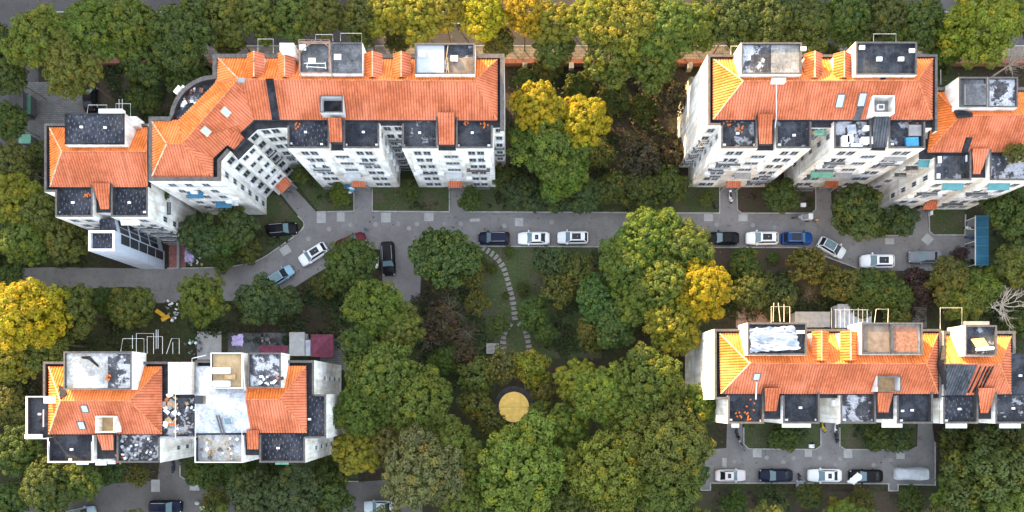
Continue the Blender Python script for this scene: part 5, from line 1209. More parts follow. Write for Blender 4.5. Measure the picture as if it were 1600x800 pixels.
# junk
def junkbox(name, px, py, z, size, mat, rot, label, cat, group=None):
    p = P(px, py, z); m = MB(); m.box((p.x, p.y, z + size[2] / 2), size, mat, rot); k = MB()
    t = thing(name, label, cat, (p.x, p.y, z), group=group); m.build('body', t)
    m = MB(); m.box((p.x, p.y, z + size[2] + .03), (size[0] + .06, size[1] + .06, .05), mat, rot); m.build('lid', t); return t
for x, y, w, d, r in ((1318, 221, .95, 1.0, .05), (1325, 219, .7, 1.0, .0), (1347, 223, .8, 1.0, .0), (1356, 222, .6, .9, .05), (1317, 230, .9, .5, .1), (1335, 230, 1.5, .5, .0), (1352, 203, .8, .6, 0)):
    junkbox('storage_box', x, y, 16.05, (w, d, .6), 'white plastic', r, 'white plastic box on the cluttered flat terrace below the two skylights', 'box', 'white boxes on the cluttered terrace')
junkbox('plastic_crate', 1423, 223, 16.05, (1.6, 1.1, .35), 'tarp blue', .05, 'light blue crate on the flat terrace at the end of the upper right block', 'crate'); slab_ = junkbox('roof_panel', 1428, 205, 16.05, (1.6, 1.4, .25), 'concrete', 0, 'grey square panel on the terrace above the light blue crate', 'panel')
junkbox('solar_panel', 1330, 203, 16.1, (1.1, 1.2, .12), 'tarp silver', .1, 'silver panel frame at the top of the cluttered terrace', 'panel')
def tile_heap(px, py, z, r, label, n=8, mat='roof tile lit tone', name='tile_heap'):
    p = P(px, py, z); m = MB(); rr = random.Random(int(px * 7 + py))
    for i in range(n):
        a, d = rr.uniform(0, 6.28), r * math.sqrt(rr.random()); m.box((p.x + d * math.cos(a) * 1.3, p.y + d * math.sin(a), z + .05 + rr.random() * .06), (.27, .18, .05), mat, rr.uniform(0, 3.1))
    tag(m.build(name, base=p, merge=False), label, 'heap')
for x, y, z, r, lb in ((1142, 194, 16.05, .8, 'broken orange tiles strewn along the top of the upper right corner terrace'), (1157, 202, 16.05, .45, 'small pile of broken tiles in the middle of the corner terrace'), (1262, 204, 16.05, .7, 'pile of broken orange tiles at the terrace edge above the white recess'), (1424, 190, 16.05, .8, 'row of broken orange tiles above the grey panel'),
                       (469, 197, 16.05, .6, 'orange tile fragments on the studded black terrace of the long block'), (728, 192, 16.05, .35, 'few orange tiles near the tiled porch roof on the last long block terrace'), (757, 197, 16.05, .5, 'orange tiles at the right end of the long block terrace'), (137, 304, 13.6, .45, 'orange tile scraps in the corner of the west wing terrace'),
                       (1166, 640, 14.9, 1.5, 'orange scraps on the black terrace beside the roof pipe'), (1166, 648, 14.9, 1.2, 'tan scraps near the front parapet of the terrace with the pipe'), (186, 717, 14.1, .6, 'stack of orange tiles on the corner of the white littered terrace'), (168, 590, 17.4, .4, 'orange tiles left at the foot of the patched roof box'), (435, 590, 17.4, .4, 'orange rag of tiles among the black sacks on a roof box')): tile_heap(x, y, z, r, lb)
def rubble(px, py, z, rx, ry, n, mats, label, name='junk_heap', s=(.12, .45), h=.3):
    p = P(px, py, z); m = MB(); rr = random.Random(int(px * 3 + py * 5))
    for i in range(n): m.box((p.x + rr.uniform(-rx, rx), p.y + rr.uniform(-ry, ry), z + rr.uniform(.05, h)), (rr.uniform(*s), rr.uniform(*s), rr.uniform(.04, .3)), rr.choice(mats), rr.uniform(0, 3.1))
    tag(m.build(name, base=p, merge=False), label, 'heap')
rubble(290, 655, 14.1, 1.6, 2.4, 46, ['white plastic', 'dark metal', 'concrete', 'wood', 'rubber'], 'heap of black and white junk in the gap between the two roof halves'); rubble(266, 640, 14.1, .8, 2.2, 26, ['concrete', 'wood', 'roof tile lit tone', 'white plastic'], 'loose planks and rubble along the edge of the roof gap', s=(.2, .9))
rubble(216, 702, 14.1, 2.6, 1.6, 50, ['white plastic', 'concrete', 'tarp silver', 'dark metal', 'grey metal'], 'litter of torn white sheets on the lower left terrace'); rubble(343, 700, 14.1, 2.6, 1.5, 30, ['wood', 'tan board', 'white plastic', 'dark metal'], 'scattered boards and dirt on the white railed terrace'); rubble(425, 595, 17.35, 1.5, .6, 22, ['rubber', 'dark metal', 'white plastic'], 'row of black sacks on the peeled roof box')
rubble(305, 400, .02, 1.2, 1.4, 34, ['concrete', 'tarp silver', 'white plastic', 'wood'], 'junk heap of pale scraps beside the lilac tarpaulin at the tower'); rubble(268, 486, .02, 1.2, 1.8, 26, ['white plastic', 'concrete', 'tarp silver'], 'white rubbish heap beside the yellow frame under the trees'); rubble(300, 212, 16.05, .01, .01, 1, ['concrete'], 'single grey block on the curved terrace'); rubble(303, 152, 16.05, 1.5, 1.3, 16, ['white plastic', 'concrete', 'brick red'], 'pale scraps on the curved corner terrace', s=(.2, .6))
rubble(304, 540, .02, 1.2, 1.6, 20, ['green sheet', 'dark metal', 'white plastic'], 'dark green yard clutter by the laundry racks', h=.8); rubble(420, 531, .03, 1.8, .7, 20, ['tarp silver', 'dark metal', 'wine fabric', 'concrete'], 'yard clutter above the dark red lean-to', h=.6)
for i, (x, y) in enumerate(((308, 786), (316, 793), (325, 787), (331, 794), (322, 797))):
    p = P(x, y, .3); m = MB(); m.ellipsoid((p.x, p.y, .28), (.42, .34, .28), 'white plastic' if i % 2 else 'concrete pale', 10, 6); tag(m.build('sack', base=(p.x, p.y, 0), smooth=True), 'pale full sack dropped beside the brown lane at the bottom edge', 'sack', 'sacks beside the lane')
rb_ = None
# blue parasol-like awning by the garden, yellow digger frame
p = P(541, 296, 1.8); t = thing('parasol', 'bright blue garden parasol beside the left tiled canopy', 'parasol', (p.x, p.y, 0)); m = MB(); n = 8
for i in range(n):
    a0, a1 = 2 * math.pi * i / n, 2 * math.pi * (i + 1) / n; m.face(((p.x + 1.25 * math.cos(a0), p.y + .75 * math.sin(a0), 1.75), (p.x + 1.25 * math.cos(a1), p.y + .75 * math.sin(a1), 1.75), (p.x, p.y, 2.15)), 'tarp blue' if i % 3 else 'white plastic')
m.build('canopy', t); m = MB(); m.cyl((p.x, p.y), .03, 0, 2.1, 'white metal', 8); m.build('pole', t)
p = P(253, 494, .6); t = thing('yellow_frame', 'bent yellow sheet metal frame dumped among rubbish under the trees', 'frame', (p.x, p.y, 0)); m = MB(); m.box((p.x - .35, p.y + .5, .5), (1.5, .6, .12), 'digger yellow', -.6); m.build('panel', t); m = MB(); m.box((p.x + .45, p.y - .25, .42), (1.4, .6, .12), 'digger yellow', .5); m.build('panel', t); m = MB(); m.box((p.x + .1, p.y + .1, .25), (.3, .3, .36), 'digger yellow', .2); m.build('leg', t)
drape('ground_sheet', [(1153, 427), (1163, 426), (1164, 438), (1154, 437)], lambda x, y: .5, 'concrete pale', 'pale grey sheet lying in the dark bushes beside the yellow tree', 'sheet', 6, .1, 9)
for x, y in ((1254, 321),): junkbox('white_box', x, y, .02, (.75, .55, .3), 'white plastic', 0, 'small white box on the soil above the delivery tricycle', 'box')
junkbox('white_box', 1267, 697, .02, (.75, .5, .3), 'white plastic', 0, 'small white box at the corner of the lawn by the car park path', 'box'); junkbox('white_box', 1452, 333, .02, (.35, .8, .6), 'white plastic', 0, 'narrow white cabinet at the foot of the canopy by the right path', 'cabinet')
p = P(32, 165, 2.2); slab('gatehouse', 14, 140, 36, 178, 2.6, 'dark stone', 'dark slatted gatehouse roof at the parking court on the left', 'gatehouse', wall='dark metal'); slab('bin_shelter', 37, 148, 47, 178, 1.6, 'green sheet', 'dark green bin shelter beside the slatted gatehouse', 'shelter', wall='dark metal'); slab('canvas_stall', 29, 210, 48, 224, 2.0, 'green sheet', 'green sheet stall below the parking court', 'stall', wall='dark metal')
slab('shed', 1076, 120, 1096, 150, 2.6, 'felt grey', 'grey shed against the white gable wall near the brick wall', 'shed')
# ------------------------------------------------------------------ foliage
def quads_mesh(name, V, tone, mat='leaf', extra=None):
    """V: (n,4,3) leaf quads; tone: (n,3) per-leaf colour factor"""
    n = len(V); me = bpy.data.meshes.new(name)
    me.vertices.add(n * 4); me.vertices.foreach_set('co', V.reshape(-1).astype(np.float32))
    me.loops.add(n * 4); me.loops.foreach_set('vertex_index', np.arange(n * 4, dtype=np.int32))
    me.polygons.add(n); me.polygons.foreach_set('loop_start', np.arange(0, n * 4, 4, dtype=np.int32)); me.polygons.foreach_set('loop_total', np.full(n, 4, dtype=np.int32))
    at = me.color_attributes.new('tone', 'FLOAT_COLOR', 'CORNER')
    c = np.ones((n, 4, 4), dtype=np.float32); c[:, :, :3] = tone[:, None, :]; at.data.foreach_set('color', c.reshape(-1))
    me.materials.append(MATS[mat]); me.update(calc_edges=True); me.validate(); return me
def unit(a): return a / np.maximum(1e-6, np.linalg.norm(a, axis=-1, keepdims=True))
def leaves(rng, P_, N_, size, asp=1.5, fold=0.0):
    """leaf quads at P_ facing N_"""
    r = rng.normal(size=P_.shape); t = unit(np.cross(N_, r)); b = np.cross(N_, t)
    s = size[:, None]; a = asp ** .5
    return np.stack([P_ - t * s * a, P_ - b * s / a * .9, P_ + t * s * a, P_ + b * s / a * .9], axis=1)
def sph(rng, n): return unit(rng.normal(size=(n, 3)))
def crown(seed, nl, lobe=(.34, .52), spread=.58, clump=.15, per=70, leaf=.04, flat=.7, jitter=.55, hue=.05, fill=900):
    rng = np.random.default_rng(seed)
    L = [(np.array([0, 0, .22]), .60)]
    for i in range(nl):
        a = 2 * math.pi * (i + rng.uniform(-.3, .3)) / nl; d = spread * rng.uniform(.75, 1.15)
        r = rng.uniform(*lobe); L.append((np.array([d * math.cos(a), d * math.sin(a), rng.uniform(-.22, .22)]), r))
    for i in range(max(2, nl // 3)):
        a = rng.uniform(0, 6.28); d = spread * rng.uniform(.3, .6); L.append((np.array([d * math.cos(a), d * math.sin(a), rng.uniform(.25, .45)]), rng.uniform(*lobe) * .85))
    C = []; Nn = []; Rr = []
    for c, r in L:
        k = int(5.0 * (r / clump) ** 2)
        for d in sph(rng, k):
            if d[2] < -.45: continue
            p = c + d * r * rng.uniform(.86, 1.12)
            if any(np.linalg.norm(p - c2) < r2 * .86 for c2, r2 in L if c2 is not c): continue
            rc = clump * rng.uniform(.55, 1.25)
            if any(np.linalg.norm(p - q) < .60 * (rc + r_) for q, r_ in zip(C, Rr)): continue
            C.append(p); Nn.append(d); Rr.append(rc)
    Ps, Ns, Ss, Ts = [], [], [], []
    for p, d, rc in zip(C, Nn, Rr):
        m = int(per * (rc / clump) ** 2)
        q = sph(rng, m * 2); up = unit(d + np.array([0, 0, .5])); q = q[(q @ up) > -.25][:m]
        Ps.append(p + q * rc * rng.uniform(.72, 1.08, (len(q), 1))); Ns.append(unit(q * 1.0 + up * .35 + jitter * rng.normal(size=q.shape) * .6)); Ss.append(leaf * rng.uniform(.65, 1.35, len(q)))
        ct = np.array([1 + rng.normal() * hue, 1 + rng.normal() * hue * .6, 1 + rng.normal() * hue]) * rng.uniform(.88, 1.12)
        if rng.random() < .14: ct = ct * np.array([1.45, 1.18, .7])
        Ts.append(ct[None, :] * rng.uniform(.78, 1.22, (len(q), 1)))
    for c, r in L:   # inner leaves that close the crown
        k = int(fill * r); q = sph(rng, k); Ps.append(c + q * r * rng.uniform(.66, .82, (k, 1))); Ns.append(unit(q + .5 * rng.normal(size=q.shape))); Ss.append(leaf * 1.9 * rng.uniform(.7, 1.3, k)); Ts.append(np.ones((k, 3)) * rng.uniform(.75, 1.1, (k, 1)))
    Pp, Nn_, Sz, T = np.concatenate(Ps), np.concatenate(Ns), np.concatenate(Ss), np.clip(np.concatenate(Ts), .3, 1.8)
    Pp[:, 2] *= flat
    return quads_mesh('crown', leaves(rng, Pp, Nn_, Sz), T)
CROWNS = {'B': [crown(20 + i, 9 + i % 3, lobe=(.24, .38), spread=.66, clump=.098, per=80, leaf=.019, jitter=.55, fill=1600) for i in range(5)],
          'b': [crown(10 + i, 7 + i % 4, lobe=(.28, .44), spread=.64, clump=.122, per=105, leaf=.0235, jitter=.55) for i in range(6)],
          'm': [crown(40 + i, 5 + i % 3, clump=.17, per=100, leaf=.034) for i in range(4)],
          'f': [crown(60 + i, 9, lobe=(.26, .38), spread=.66, clump=.085, per=30, leaf=.034, flat=.6, jitter=.9, hue=.05) for i in range(2)],
          'l': [crown(70 + i, 6, lobe=(.24, .42), spread=.64, clump=.14, per=40, leaf=.036, flat=.75, jitter=1.1, hue=.09, fill=350) for i in range(4)]}
def trunk_mesh():
    m = MB(); r = random.Random(2)
    m.tube([(0, 0, 0), (.02, .01, .5), (0, .03, 1.0)], .032, 'bark', 8, .02)
    for i in range(6):
        a = i * 1.05 + r.uniform(-.2, .2); m.tube([(0, .01, .55 + .05 * i), (.16 * math.cos(a), .16 * math.sin(a), .8 + .04 * i), (.36 * math.cos(a), .36 * math.sin(a), 1.0 + .03 * i)], .016, 'bark', 6, .006)
    o = m.build('trunk'); me = o.data; bpy.data.objects.remove(o); return me
TRUNK = trunk_mesh()
def bare_mesh(seed, n=11, spread=1.0, up=.9, depth=3, r0=.028, mat='bare branch'):
    m = MB(); r = random.Random(seed)
    def grow(p, d, L, rad, k):
        pts = [p]; 
        for s in range(3):
            d = (d + Vector((r.uniform(-.35, .35), r.uniform(-.35, .35), r.uniform(-.12, .2)))).normalized(); pts.append(pts[-1] + d * L / 3)
        m.tube(pts, rad, mat, 4, rad * .45)
        if k:
            for q in range(r.choice((2, 3, 3))):
                b = pts[r.choice((1, 2, 3))]; dd = (d + Vector((r.uniform(-.9, .9), r.uniform(-.9, .9), r.uniform(-.3, .4)))).normalized(); grow(b, dd, L * r.uniform(.5, .75), rad * .5, k - 1)
    for i in range(n):
        a = 2 * math.pi * i / n + r.uniform(-.25, .25); grow(Vector((0, 0, .15)), Vector((math.cos(a) * spread, math.sin(a) * spread, up * r.uniform(.4, 1.3))).normalized(), r.uniform(.5, .75), r0, depth)
    m.tube([(0, 0, -1), (0, 0, .2)], r0 * 2, mat, 6, r0 * 1.5)
    o = m.build('branches', merge=False); me = o.data; bpy.data.objects.remove(o); return me
BARE = [bare_mesh(4), bare_mesh(9, 9, 1.0, .6, 3, .013, 'bark'), bare_mesh(12, 14, .8, .8, 2, .011, 'bark')]
G = dict(h=(.074, .104, .016), k=(.096, .116, .034), g=(.084, .114, .016), d=(.056, .078, .016), u=(.050, .078, .024), y=(.145, .152, .014), Y=(.245, .195, .006), l=(.110, .134, .018), v=(.104, .122, .016), b=(.058, .050, .026), o=(.082, .092, .018), p=(.045, .027, .026), s=(.062, .105, .024))  # Y and y mix low sunlight into the colour of yellowing leaves
tr = random.Random(77); NTREE = 0
def tree(px, py, r, zc, kind, col, label, name='tree', cat='tree', sq=1.0, hz=1.0, group=None):
    """px,py,r: crown centre and radius in photo pixels, zc: height of the crown's middle in metres"""
    global NTREE
    c = P(px, py, zc); R = r * (H - zc) / F * 1.0; NTREE += 1
    t = thing(name, label, cat, (c.x, c.y, 0), 0, group)
    if kind in 'n12':
        o = bpy.data.objects.new('branches', BARE[{'n': 0, '1': 1, '2': 2}[kind]]); COL.objects.link(o); o.parent = t; o.location = (0, 0, zc * .6); o.rotation_euler = (0, 0, tr.uniform(0, 6.28)); o.scale = (R * .85, R * .85, max(R * .6, zc * .55)); return t
    if kind == 'b' and r >= 44: kind = 'B'; R *= 1.07
    me = CROWNS[kind][NTREE % len(CROWNS[kind])]
    o = bpy.data.objects.new('crown', me); COL.objects.link(o); o.parent = t; o.location = (0, 0, zc); o.rotation_euler = (0, 0, tr.uniform(0, 6.28)); o.scale = (R, R * sq, R * .95 * hz)
    o.color = (*[x * tr.uniform(.9, 1.1) for x in G[col]], 1)
    q = bpy.data.objects.new('trunk', TRUNK); COL.objects.link(q); q.parent = t; k = max(.6, R * .9); q.scale = (k, k, zc)
    q.rotation_euler = (0, 0, tr.uniform(0, 6.28)); return t
ST = 'trees along the top street'
TREES = [
 # street and upper left
 (-4, 66, 34, 8, 'b', 'd', 'dark tree at the very left edge by the top left street corner'),
 (62, 62, 48, 11, 'b', 'l', 'light green tree nearest the top left corner, over the parking court'), (112, 108, 46, 11, 'b', 'l', 'light green tree above the black car beside the parking court'),
 (150, 45, 50, 11, 'b', 'g', 'green tree between the corner tree and the darker street trees'), (205, 40, 50, 11, 'b', 'g', 'green street tree straight above the dry brown bed'), (235, 92, 42, 9, 'b', 'd', 'dark tree beside the dry brown bed, above the studded roof box'),
 (285, 55, 52, 11, 'b', 'd', 'dark street tree left of the bent roof corner'), (290, 112, 38, 8, 'b', 'd', 'dark low tree next to the curved corner terrace'), (225, 148, 28, 6, 'm', 'd', 'dark shrub between the brown bed and the curved terrace'),
 (350, 28, 42, 10, 'b', 'g', 'green street tree above the first dormers of the long block'), (358, 68, 22, 6, 'b', 'o', 'small bright tree on the pavement by the bent roof corner'), (408, 28, 40, 10, 'b', 'g', 'green street tree above the white chimney box'),
 (458, 28, 40, 10, 'b', 'g', 'green street tree behind the rusty roof frame'), (505, 24, 36, 10, 'b', 'o', 'olive street tree beside a gap showing the street'), (566, 30, 38, 10, 'b', 'o', 'olive street tree behind the grey felt roof box'),
 (612, 22, 40, 11, 'b', 'y', 'yellow tinged street tree left of the sheeted roof box'), (655, 26, 40, 11, 'b', 'y', 'yellow green street tree behind the white sheeted roof box'), (695, 15, 36, 11, 'b', 'y', 'yellow green street tree near the roof box top right corner'), (620, 66, 20, 6, 'b', 'o', 'small olive tree behind the two right dormers'),
 (755, 22, 38, 11, 'b', 'Y', 'golden street tree above the right end of the long block'), (778, 62, 26, 8, 'b', 'o', 'small tree on the tan pavement by the end of the long block'), (822, 18, 36, 11, 'b', 'Y', 'golden street tree in the middle of the top edge'),
 (862, 38, 36, 10, 'b', 'y', 'slim golden street tree left of the bright yellow one'), (868, 78, 32, 9, 'b', 'g', 'green tree overhanging the tan pavement and brick wall'), (855, 106, 22, 5, 'm', 'o', 'small tree by the brick wall, tip in sun'),
 (930, 28, 44, 11, 'b', 'y', 'bright yellow street tree at the top edge'), (985, 42, 55, 12, 'b', 'y', 'huge green street tree with golden top'), (1040, 42, 50, 12, 'b', 'g', 'big street tree right of the huge golden topped one'), (955, 92, 42, 10, 'b', 'g', 'green tree leaning over the brick wall piers'), (1018, 100, 45, 10, 'b', 'g', 'green tree in front of the brick wall near the white gable'),
 (1090, 40, 40, 10, 'b', 'g', 'green street tree above the left end of the upper right block'), (1145, 32, 44, 10, 'b', 'd', 'dark street tree above the patched roof box'), (1205, 28, 46, 10, 'b', 'd', 'dark green street tree behind the patched roof box'), (1262, 40, 44, 10, 'b', 'd', 'dark street tree above the two tiled dormers'),
 (1320, 30, 46, 10, 'b', 'd', 'dark street tree left of the drying frame'), (1378, 28, 44, 10, 'b', 'd', 'dark street tree behind the drying frame'), (1432, 42, 44, 10, 'b', 'd', 'dark street tree right of the black roof box'), (1482, 60, 36, 9, 'b', 'g', 'green street tree beside the bright corner tree'),
 (1535, 40, 60, 12, 'b', 'y', 'big yellow green tree at the upper right corner'), (1600, 25, 40, 10, 'b', 'g', 'green tree cut by the top right corner'), (1290, 84, 20, 5, 'm', 'd', 'low dark tree right behind the dormers'),(1180, 64, 26, 5, 'm', 'd', 'low dark tree against the patched roof box'),
 (1592, 92, 34, 6, 'n', 'b', 'grey leafless tree at the right edge above the lower wing'), (1470, 105, 22, 5, 'l', 'd', 'dark shrub between the two upper right blocks'),
 # left edge
 (14, 118, 30, 8, 'b', 'd', 'dark tree on the left edge above the gatehouse'), (18, 190, 26, 6, 'm', 'd', 'dark bush below the slatted gatehouse'), (62, 240, 22, 5, 'm', 'd', 'dark bush between the green stall and the west wing'), (18, 255, 36, 9, 'b', 'o', 'olive tree at the left edge by the green stall'),
 (15, 310, 44, 10, 'b', 'y', 'yellow green tree on the left edge beside the west wing'), (62, 330, 42, 9, 'b', 'o', 'olive tree touching the west wing corner'), (40, 375, 40, 9, 'b', 'g', 'green tree at the left edge above the pale lane'), (100, 375, 38, 8, 'b', 'o', 'olive tree hugging the foot of the lift tower'), (12, 425, 26, 6, 'm', 'd', 'low dark tree at the left edge by the lane'),
 (40, 492, 58, 12, 'b', 'Y', 'golden sunlit tree on the left edge below the lane'), (112, 485, 44, 9, 'b', 'o', 'olive tree between the golden tree and the lower left roof'), (75, 535, 40, 9, 'b', 'o', 'olive tree above the patched concrete roof box corner'), (14, 560, 40, 9, 'b', 'y', 'yellow green tree on the left edge beside the lower left building'),
 (12, 630, 34, 8, 'b', 'o', 'olive tree on the left edge beside the railed terrace'), (30, 705, 40, 8, 'b', 'd', 'dark tree below the railed terrace at the left edge'), (75, 755, 46, 9, 'b', 'd', 'dark green tree over the brown lane, second from the bottom left corner'), (20, 780, 30, 7, 'b', 'd', 'dark tree at the bottom left corner'),
 (122, 752, 34, 8, 'b', 'g', 'green tree over the pale blue car at the bottom edge'), (172, 738, 20, 5, 'm', 'u', 'small bluish bush below the white littered terrace'), (215, 742, 22, 5, 'l', 'o', 'small brown green bush next to the path at the lower left building'), (160, 470, 22, 4, 'm', 'd', 'small dark bush on the lane edge by the olive trees'),
 # middle left
 (205, 480, 34, 6, 'm', 'o', 'round tree with yellowing leaves beside the rubbish heap'), (316, 468, 42, 7, 'b', 'g', 'round green tree below the bend of the lane'), (408, 470, 36, 6, 'm', 'u', 'bluish green round tree right of the bend in the lane'), (448, 472, 24, 5, 'm', 'u', 'small bluish bush behind the pale blue car'),
 (312, 368, 32, 6, 'm', 'u', 'left bush of three below the bent building'), (350, 375, 30, 5, 'm', 'd', 'middle dark bush of three below the bent building'), (372, 350, 30, 6, 'm', 'u', 'right bush of three, against the bent building wall'), (385, 392, 22, 3, 'm', 'd', 'low dark shrub at the tip of the curved lawn'),(345, 402, 22, 3, 'm', 'd', 'low dark shrub on the curved lawn edge left of the black car'),
 (546, 411, 41, 7, 'b', 'd', 'dark round tree covering a red car'), (508, 448, 21, 3, 'm', 'd', 'low dark bush behind the two slanted cars'), (590, 482, 48, 9, 'b', 'g', 'green tree below the short side road'), (628, 515, 36, 9, 'b', 'g', 'green tree under the end of the side road'), (565, 540, 36, 9, 'b', 'd', 'dark tree beside the wine red parasol'),
 (600, 585, 58, 11, 'b', 'h', 'large green tree right of the lower left building'), (650, 625, 56, 11, 'b', 'h', 'large green tree left of the yellow deck trees'), (568, 640, 46, 10, 'b', 'h', 'green tree against the white end wall of the lower left building'), (556, 705, 36, 9, 'b', 'y', 'yellow green tree at the corner below the studded terrace'),
 (610, 690, 40, 9, 'b', 'o', 'olive tree between the yellow green one and the bottom crowns'), (655, 738, 68, 12, 'b', 'k', 'very large pale green tree at the bottom over the silver car'), (402, 776, 40, 7, 'b', 'u', 'bluish tree over the lane at the bottom edge'), (458, 776, 46, 8, 'b', 'u', 'large bluish green tree at the bottom below the studded terrace'), (518, 772, 38, 6, 'm', 'd', 'dark tree at the bottom left of the silver car'),
 (338, 782, 24, 4, 'l', 'o', 'small brownish tree beside the lane at the bottom edge'), (512, 735, 22, 4, 'm', 'd', 'dark bush below the white end wall'),
 (696, 401, 49, 6, 'f', 's', 'round fine leaved green tree on the corner of the side road'), (738, 428, 28, 4, 'l', 'o', 'yellowish bush tucked under the fine leaved tree'), (690, 442, 22, 3.5, 'l', 'b', 'brown bush under the fine leaved tree'),
 (560, 470, 24, 3, 'l', 'd', 'dark brush behind the tree that covers the red car'),
 # around the yellow deck
 (745, 588, 34, 6, 'l', 'o', 'olive tree upper left of the yellow deck'), (785, 574, 34, 6, 'l', 'o', 'yellow green tree above the yellow deck'), (828, 576, 32, 6, 'l', 'y', 'yellow green tree upper right of the yellow deck'), (852, 608, 26, 5, 'l', 'o', 'olive bush right of the yellow deck'), (745, 632, 32, 6, 'l', 'o', 'olive tree left of the yellow deck'), (765, 662, 28, 6, 'l', 'o', 'olive bush lower left of the yellow deck'),
 (845, 651, 24, 5, 'm', 'g', 'green bush pressing on the right edge of the yellow deck'), (815, 731, 74, 11, 'b', 'l', 'great pale green tree right below the yellow deck'), (705, 700, 44, 10, 'b', 'g', 'green tree left of the great tree below the deck'), (720, 770, 42, 9, 'b', 'g', 'green tree at the bottom edge left of the great tree'),
 (945, 735, 72, 11, 'b', 'v', 'great pale green tree at the bottom centre right'), (1048, 688, 64, 12, 'b', 'g', 'great tree left of the bottom car park'), (1035, 755, 58, 10, 'b', 'h', 'large tree at the bottom edge beside the car park'), (900, 600, 36, 8, 'b', 'y', 'yellow green tree right of the deck, half lit'), (945, 615, 46, 10, 'b', 'l', 'pale green tree between the deck and the lower right building'),
 (1010, 600, 58, 11, 'b', 'h', 'large green tree beside the white gable of the lower right building'), (985, 648, 46, 10, 'b', 'g', 'green tree in the middle of the crowns right of the deck'), (1085, 640, 40, 9, 'b', 'g', 'green tree against the foot of the sunlit gable'), (885, 668, 36, 8, 'b', 'g', 'green tree between the two great bottom trees'), (1064, 735, 38, 8, 'b', 'd', 'dark tree over the corner of the car park'),
 (882, 778, 38, 8, 'b', 'h', 'green tree at the bottom edge between the two great bottom trees'), (990, 790, 36, 8, 'b', 'd', 'dark tree at the bottom edge right of the centre right great tree'), (760, 790, 34, 7, 'b', 'h', 'dark green tree at the bottom edge below the great tree left of centre'), (1000, 690, 34, 8, 'b', 'h', 'green tree squeezed between the two great bottom right crowns'),
 # centre
 (858, 224, 58, 10, 'b', 'g', 'large tree right of the long block with sunlit golden top'), (836, 172, 40, 12.5, 'b', 'Y', 'golden topped tree nearest the end of the long block'), (912, 190, 43, 11.5, 'b', 'Y', 'golden tipped tree beside the bare tangle'), (880, 265, 44, 8, 'b', 'g', 'green tree low behind the large golden topped tree'),
 (818, 300, 28, 4, 'm', 'u', 'dark bluish shrub by the road right of the long block'), (865, 305, 28, 4, 'm', 'u', 'dark bluish shrub at the middle of the road edge'), (915, 305, 28, 4, 'm', 'u', 'dark bluish shrub right of the middle one at the road edge'), (960, 295, 28, 4, 'm', 'd', 'dark shrub below the bare tangle'), (1005, 300, 30, 4, 'm', 'd', 'dark shrub left of the upper right block'), (1045, 292, 30, 4, 'm', 'd', 'dark shrub touching the base of the upper right block'), (790, 280, 22, 3, 'm', 'd', 'dark shrub at the corner foot of the long block'),
 (998, 222, 40, 5, '1', 'b', 'tangle of bare brown branches beside the golden tipped tree'), (1000, 240, 38, 5, 'l', 'b', 'brown leaved shrub under the bare tangle'), (1048, 190, 34, 4, '2', 'b', 'bare branches beside the white gable wall'), (1050, 150, 30, 5, 'l', 'b', 'brown shrub beside the white gable wall'), (935, 240, 26, 4, 'l', 'o', 'thin olive shrub left of the bare tangle'), (1050, 240, 30, 3, 'l', 'b', 'low brown shrub at the foot of the white gable'),
 (825, 128, 22, 4, 'm', 'd', 'dark bush below the brick wall near the long block'),
 (1010, 370, 48, 10, 'b', 'g', 'large green tree hanging over the road in the middle'), (1060, 385, 46, 10, 'b', 'g', 'large green tree left of the black saloon'), (980, 410, 44, 9, 'b', 'g', 'green tree on the left flank of the big road tree'), (1040, 440, 50, 10, 'b', 'g', 'green tree behind the yellow tree'), (1098, 452, 46, 11, 'b', 'Y', 'brilliant yellow sunlit tree'), (1050, 505, 48, 9, 'b', 'y', 'yellow green tree below the brilliant yellow one'), (1000, 465, 40, 8, 'b', 'g', 'green tree in the shadow left of the yellow tree'),
 (960, 510, 36, 7, 'f', 's', 'fine leaved pale green tree right of the garden lawn'), (935, 470, 38, 6, 'f', 's', 'fine leaved green tree over the dark middle of the garden'), (868, 412, 34, 4, 'l', 'u', 'grey green bush behind the white saloon'), (905, 425, 32, 5, 'l', 'o', 'olive bush behind the white car nearest the big tree'), (875, 452, 32, 5, 'l', 'o', 'yellowish bush in the middle of the garden'), (832, 492, 26, 3, 'm', 'd', 'round dark shrub beside the stepping stones'), (925, 520, 30, 5, 'l', 'o', 'olive bush right of the path fork'), (850, 520, 20, 2.5, 'm', 'd', 'small dark shrub below the round one by the stones'), (778, 508, 16, 2, 'm', 'd', 'small dark shrub left of the path fork'),
 (795, 393, 8, .8, 'm', 'd', 'tiny round dark shrub behind the navy car'), (769, 420, 8, .8, 'm', 'd', 'tiny round dark shrub left of the stepping stones'), (752, 412, 9, .8, 'm', 'd', 'tiny round dark shrub at the start of the stepping stones'), (815, 452, 10, 1, 'm', 'd', 'tiny dark shrub right of the curving stepping stones'), (790, 462, 6, .6, 'm', 'd', 'tiniest dark shrub left of the curving stones'),
 (700, 480, 40, 4, '1', 'b', 'tangle of dry branches left of the garden lawn'), (672, 530, 38, 4, '1', 'b', 'bare dry shrub left of the stone block'), (730, 520, 36, 3.5, '2', 'b', 'bare twiggy shrub beside the stone block'), (690, 505, 34, 2.6, 'l', 'b', 'brown undergrowth shrub among the dry branches'), (725, 555, 28, 3, 'l', 'b', 'brown shrub above the olive deck trees'), (695, 565, 24, 3, 'm', 'd', 'dark shrub left of the olive deck trees'), (745, 470, 24, 3, 'l', 'o', 'yellowish bush between dry branches and garden lawn'),
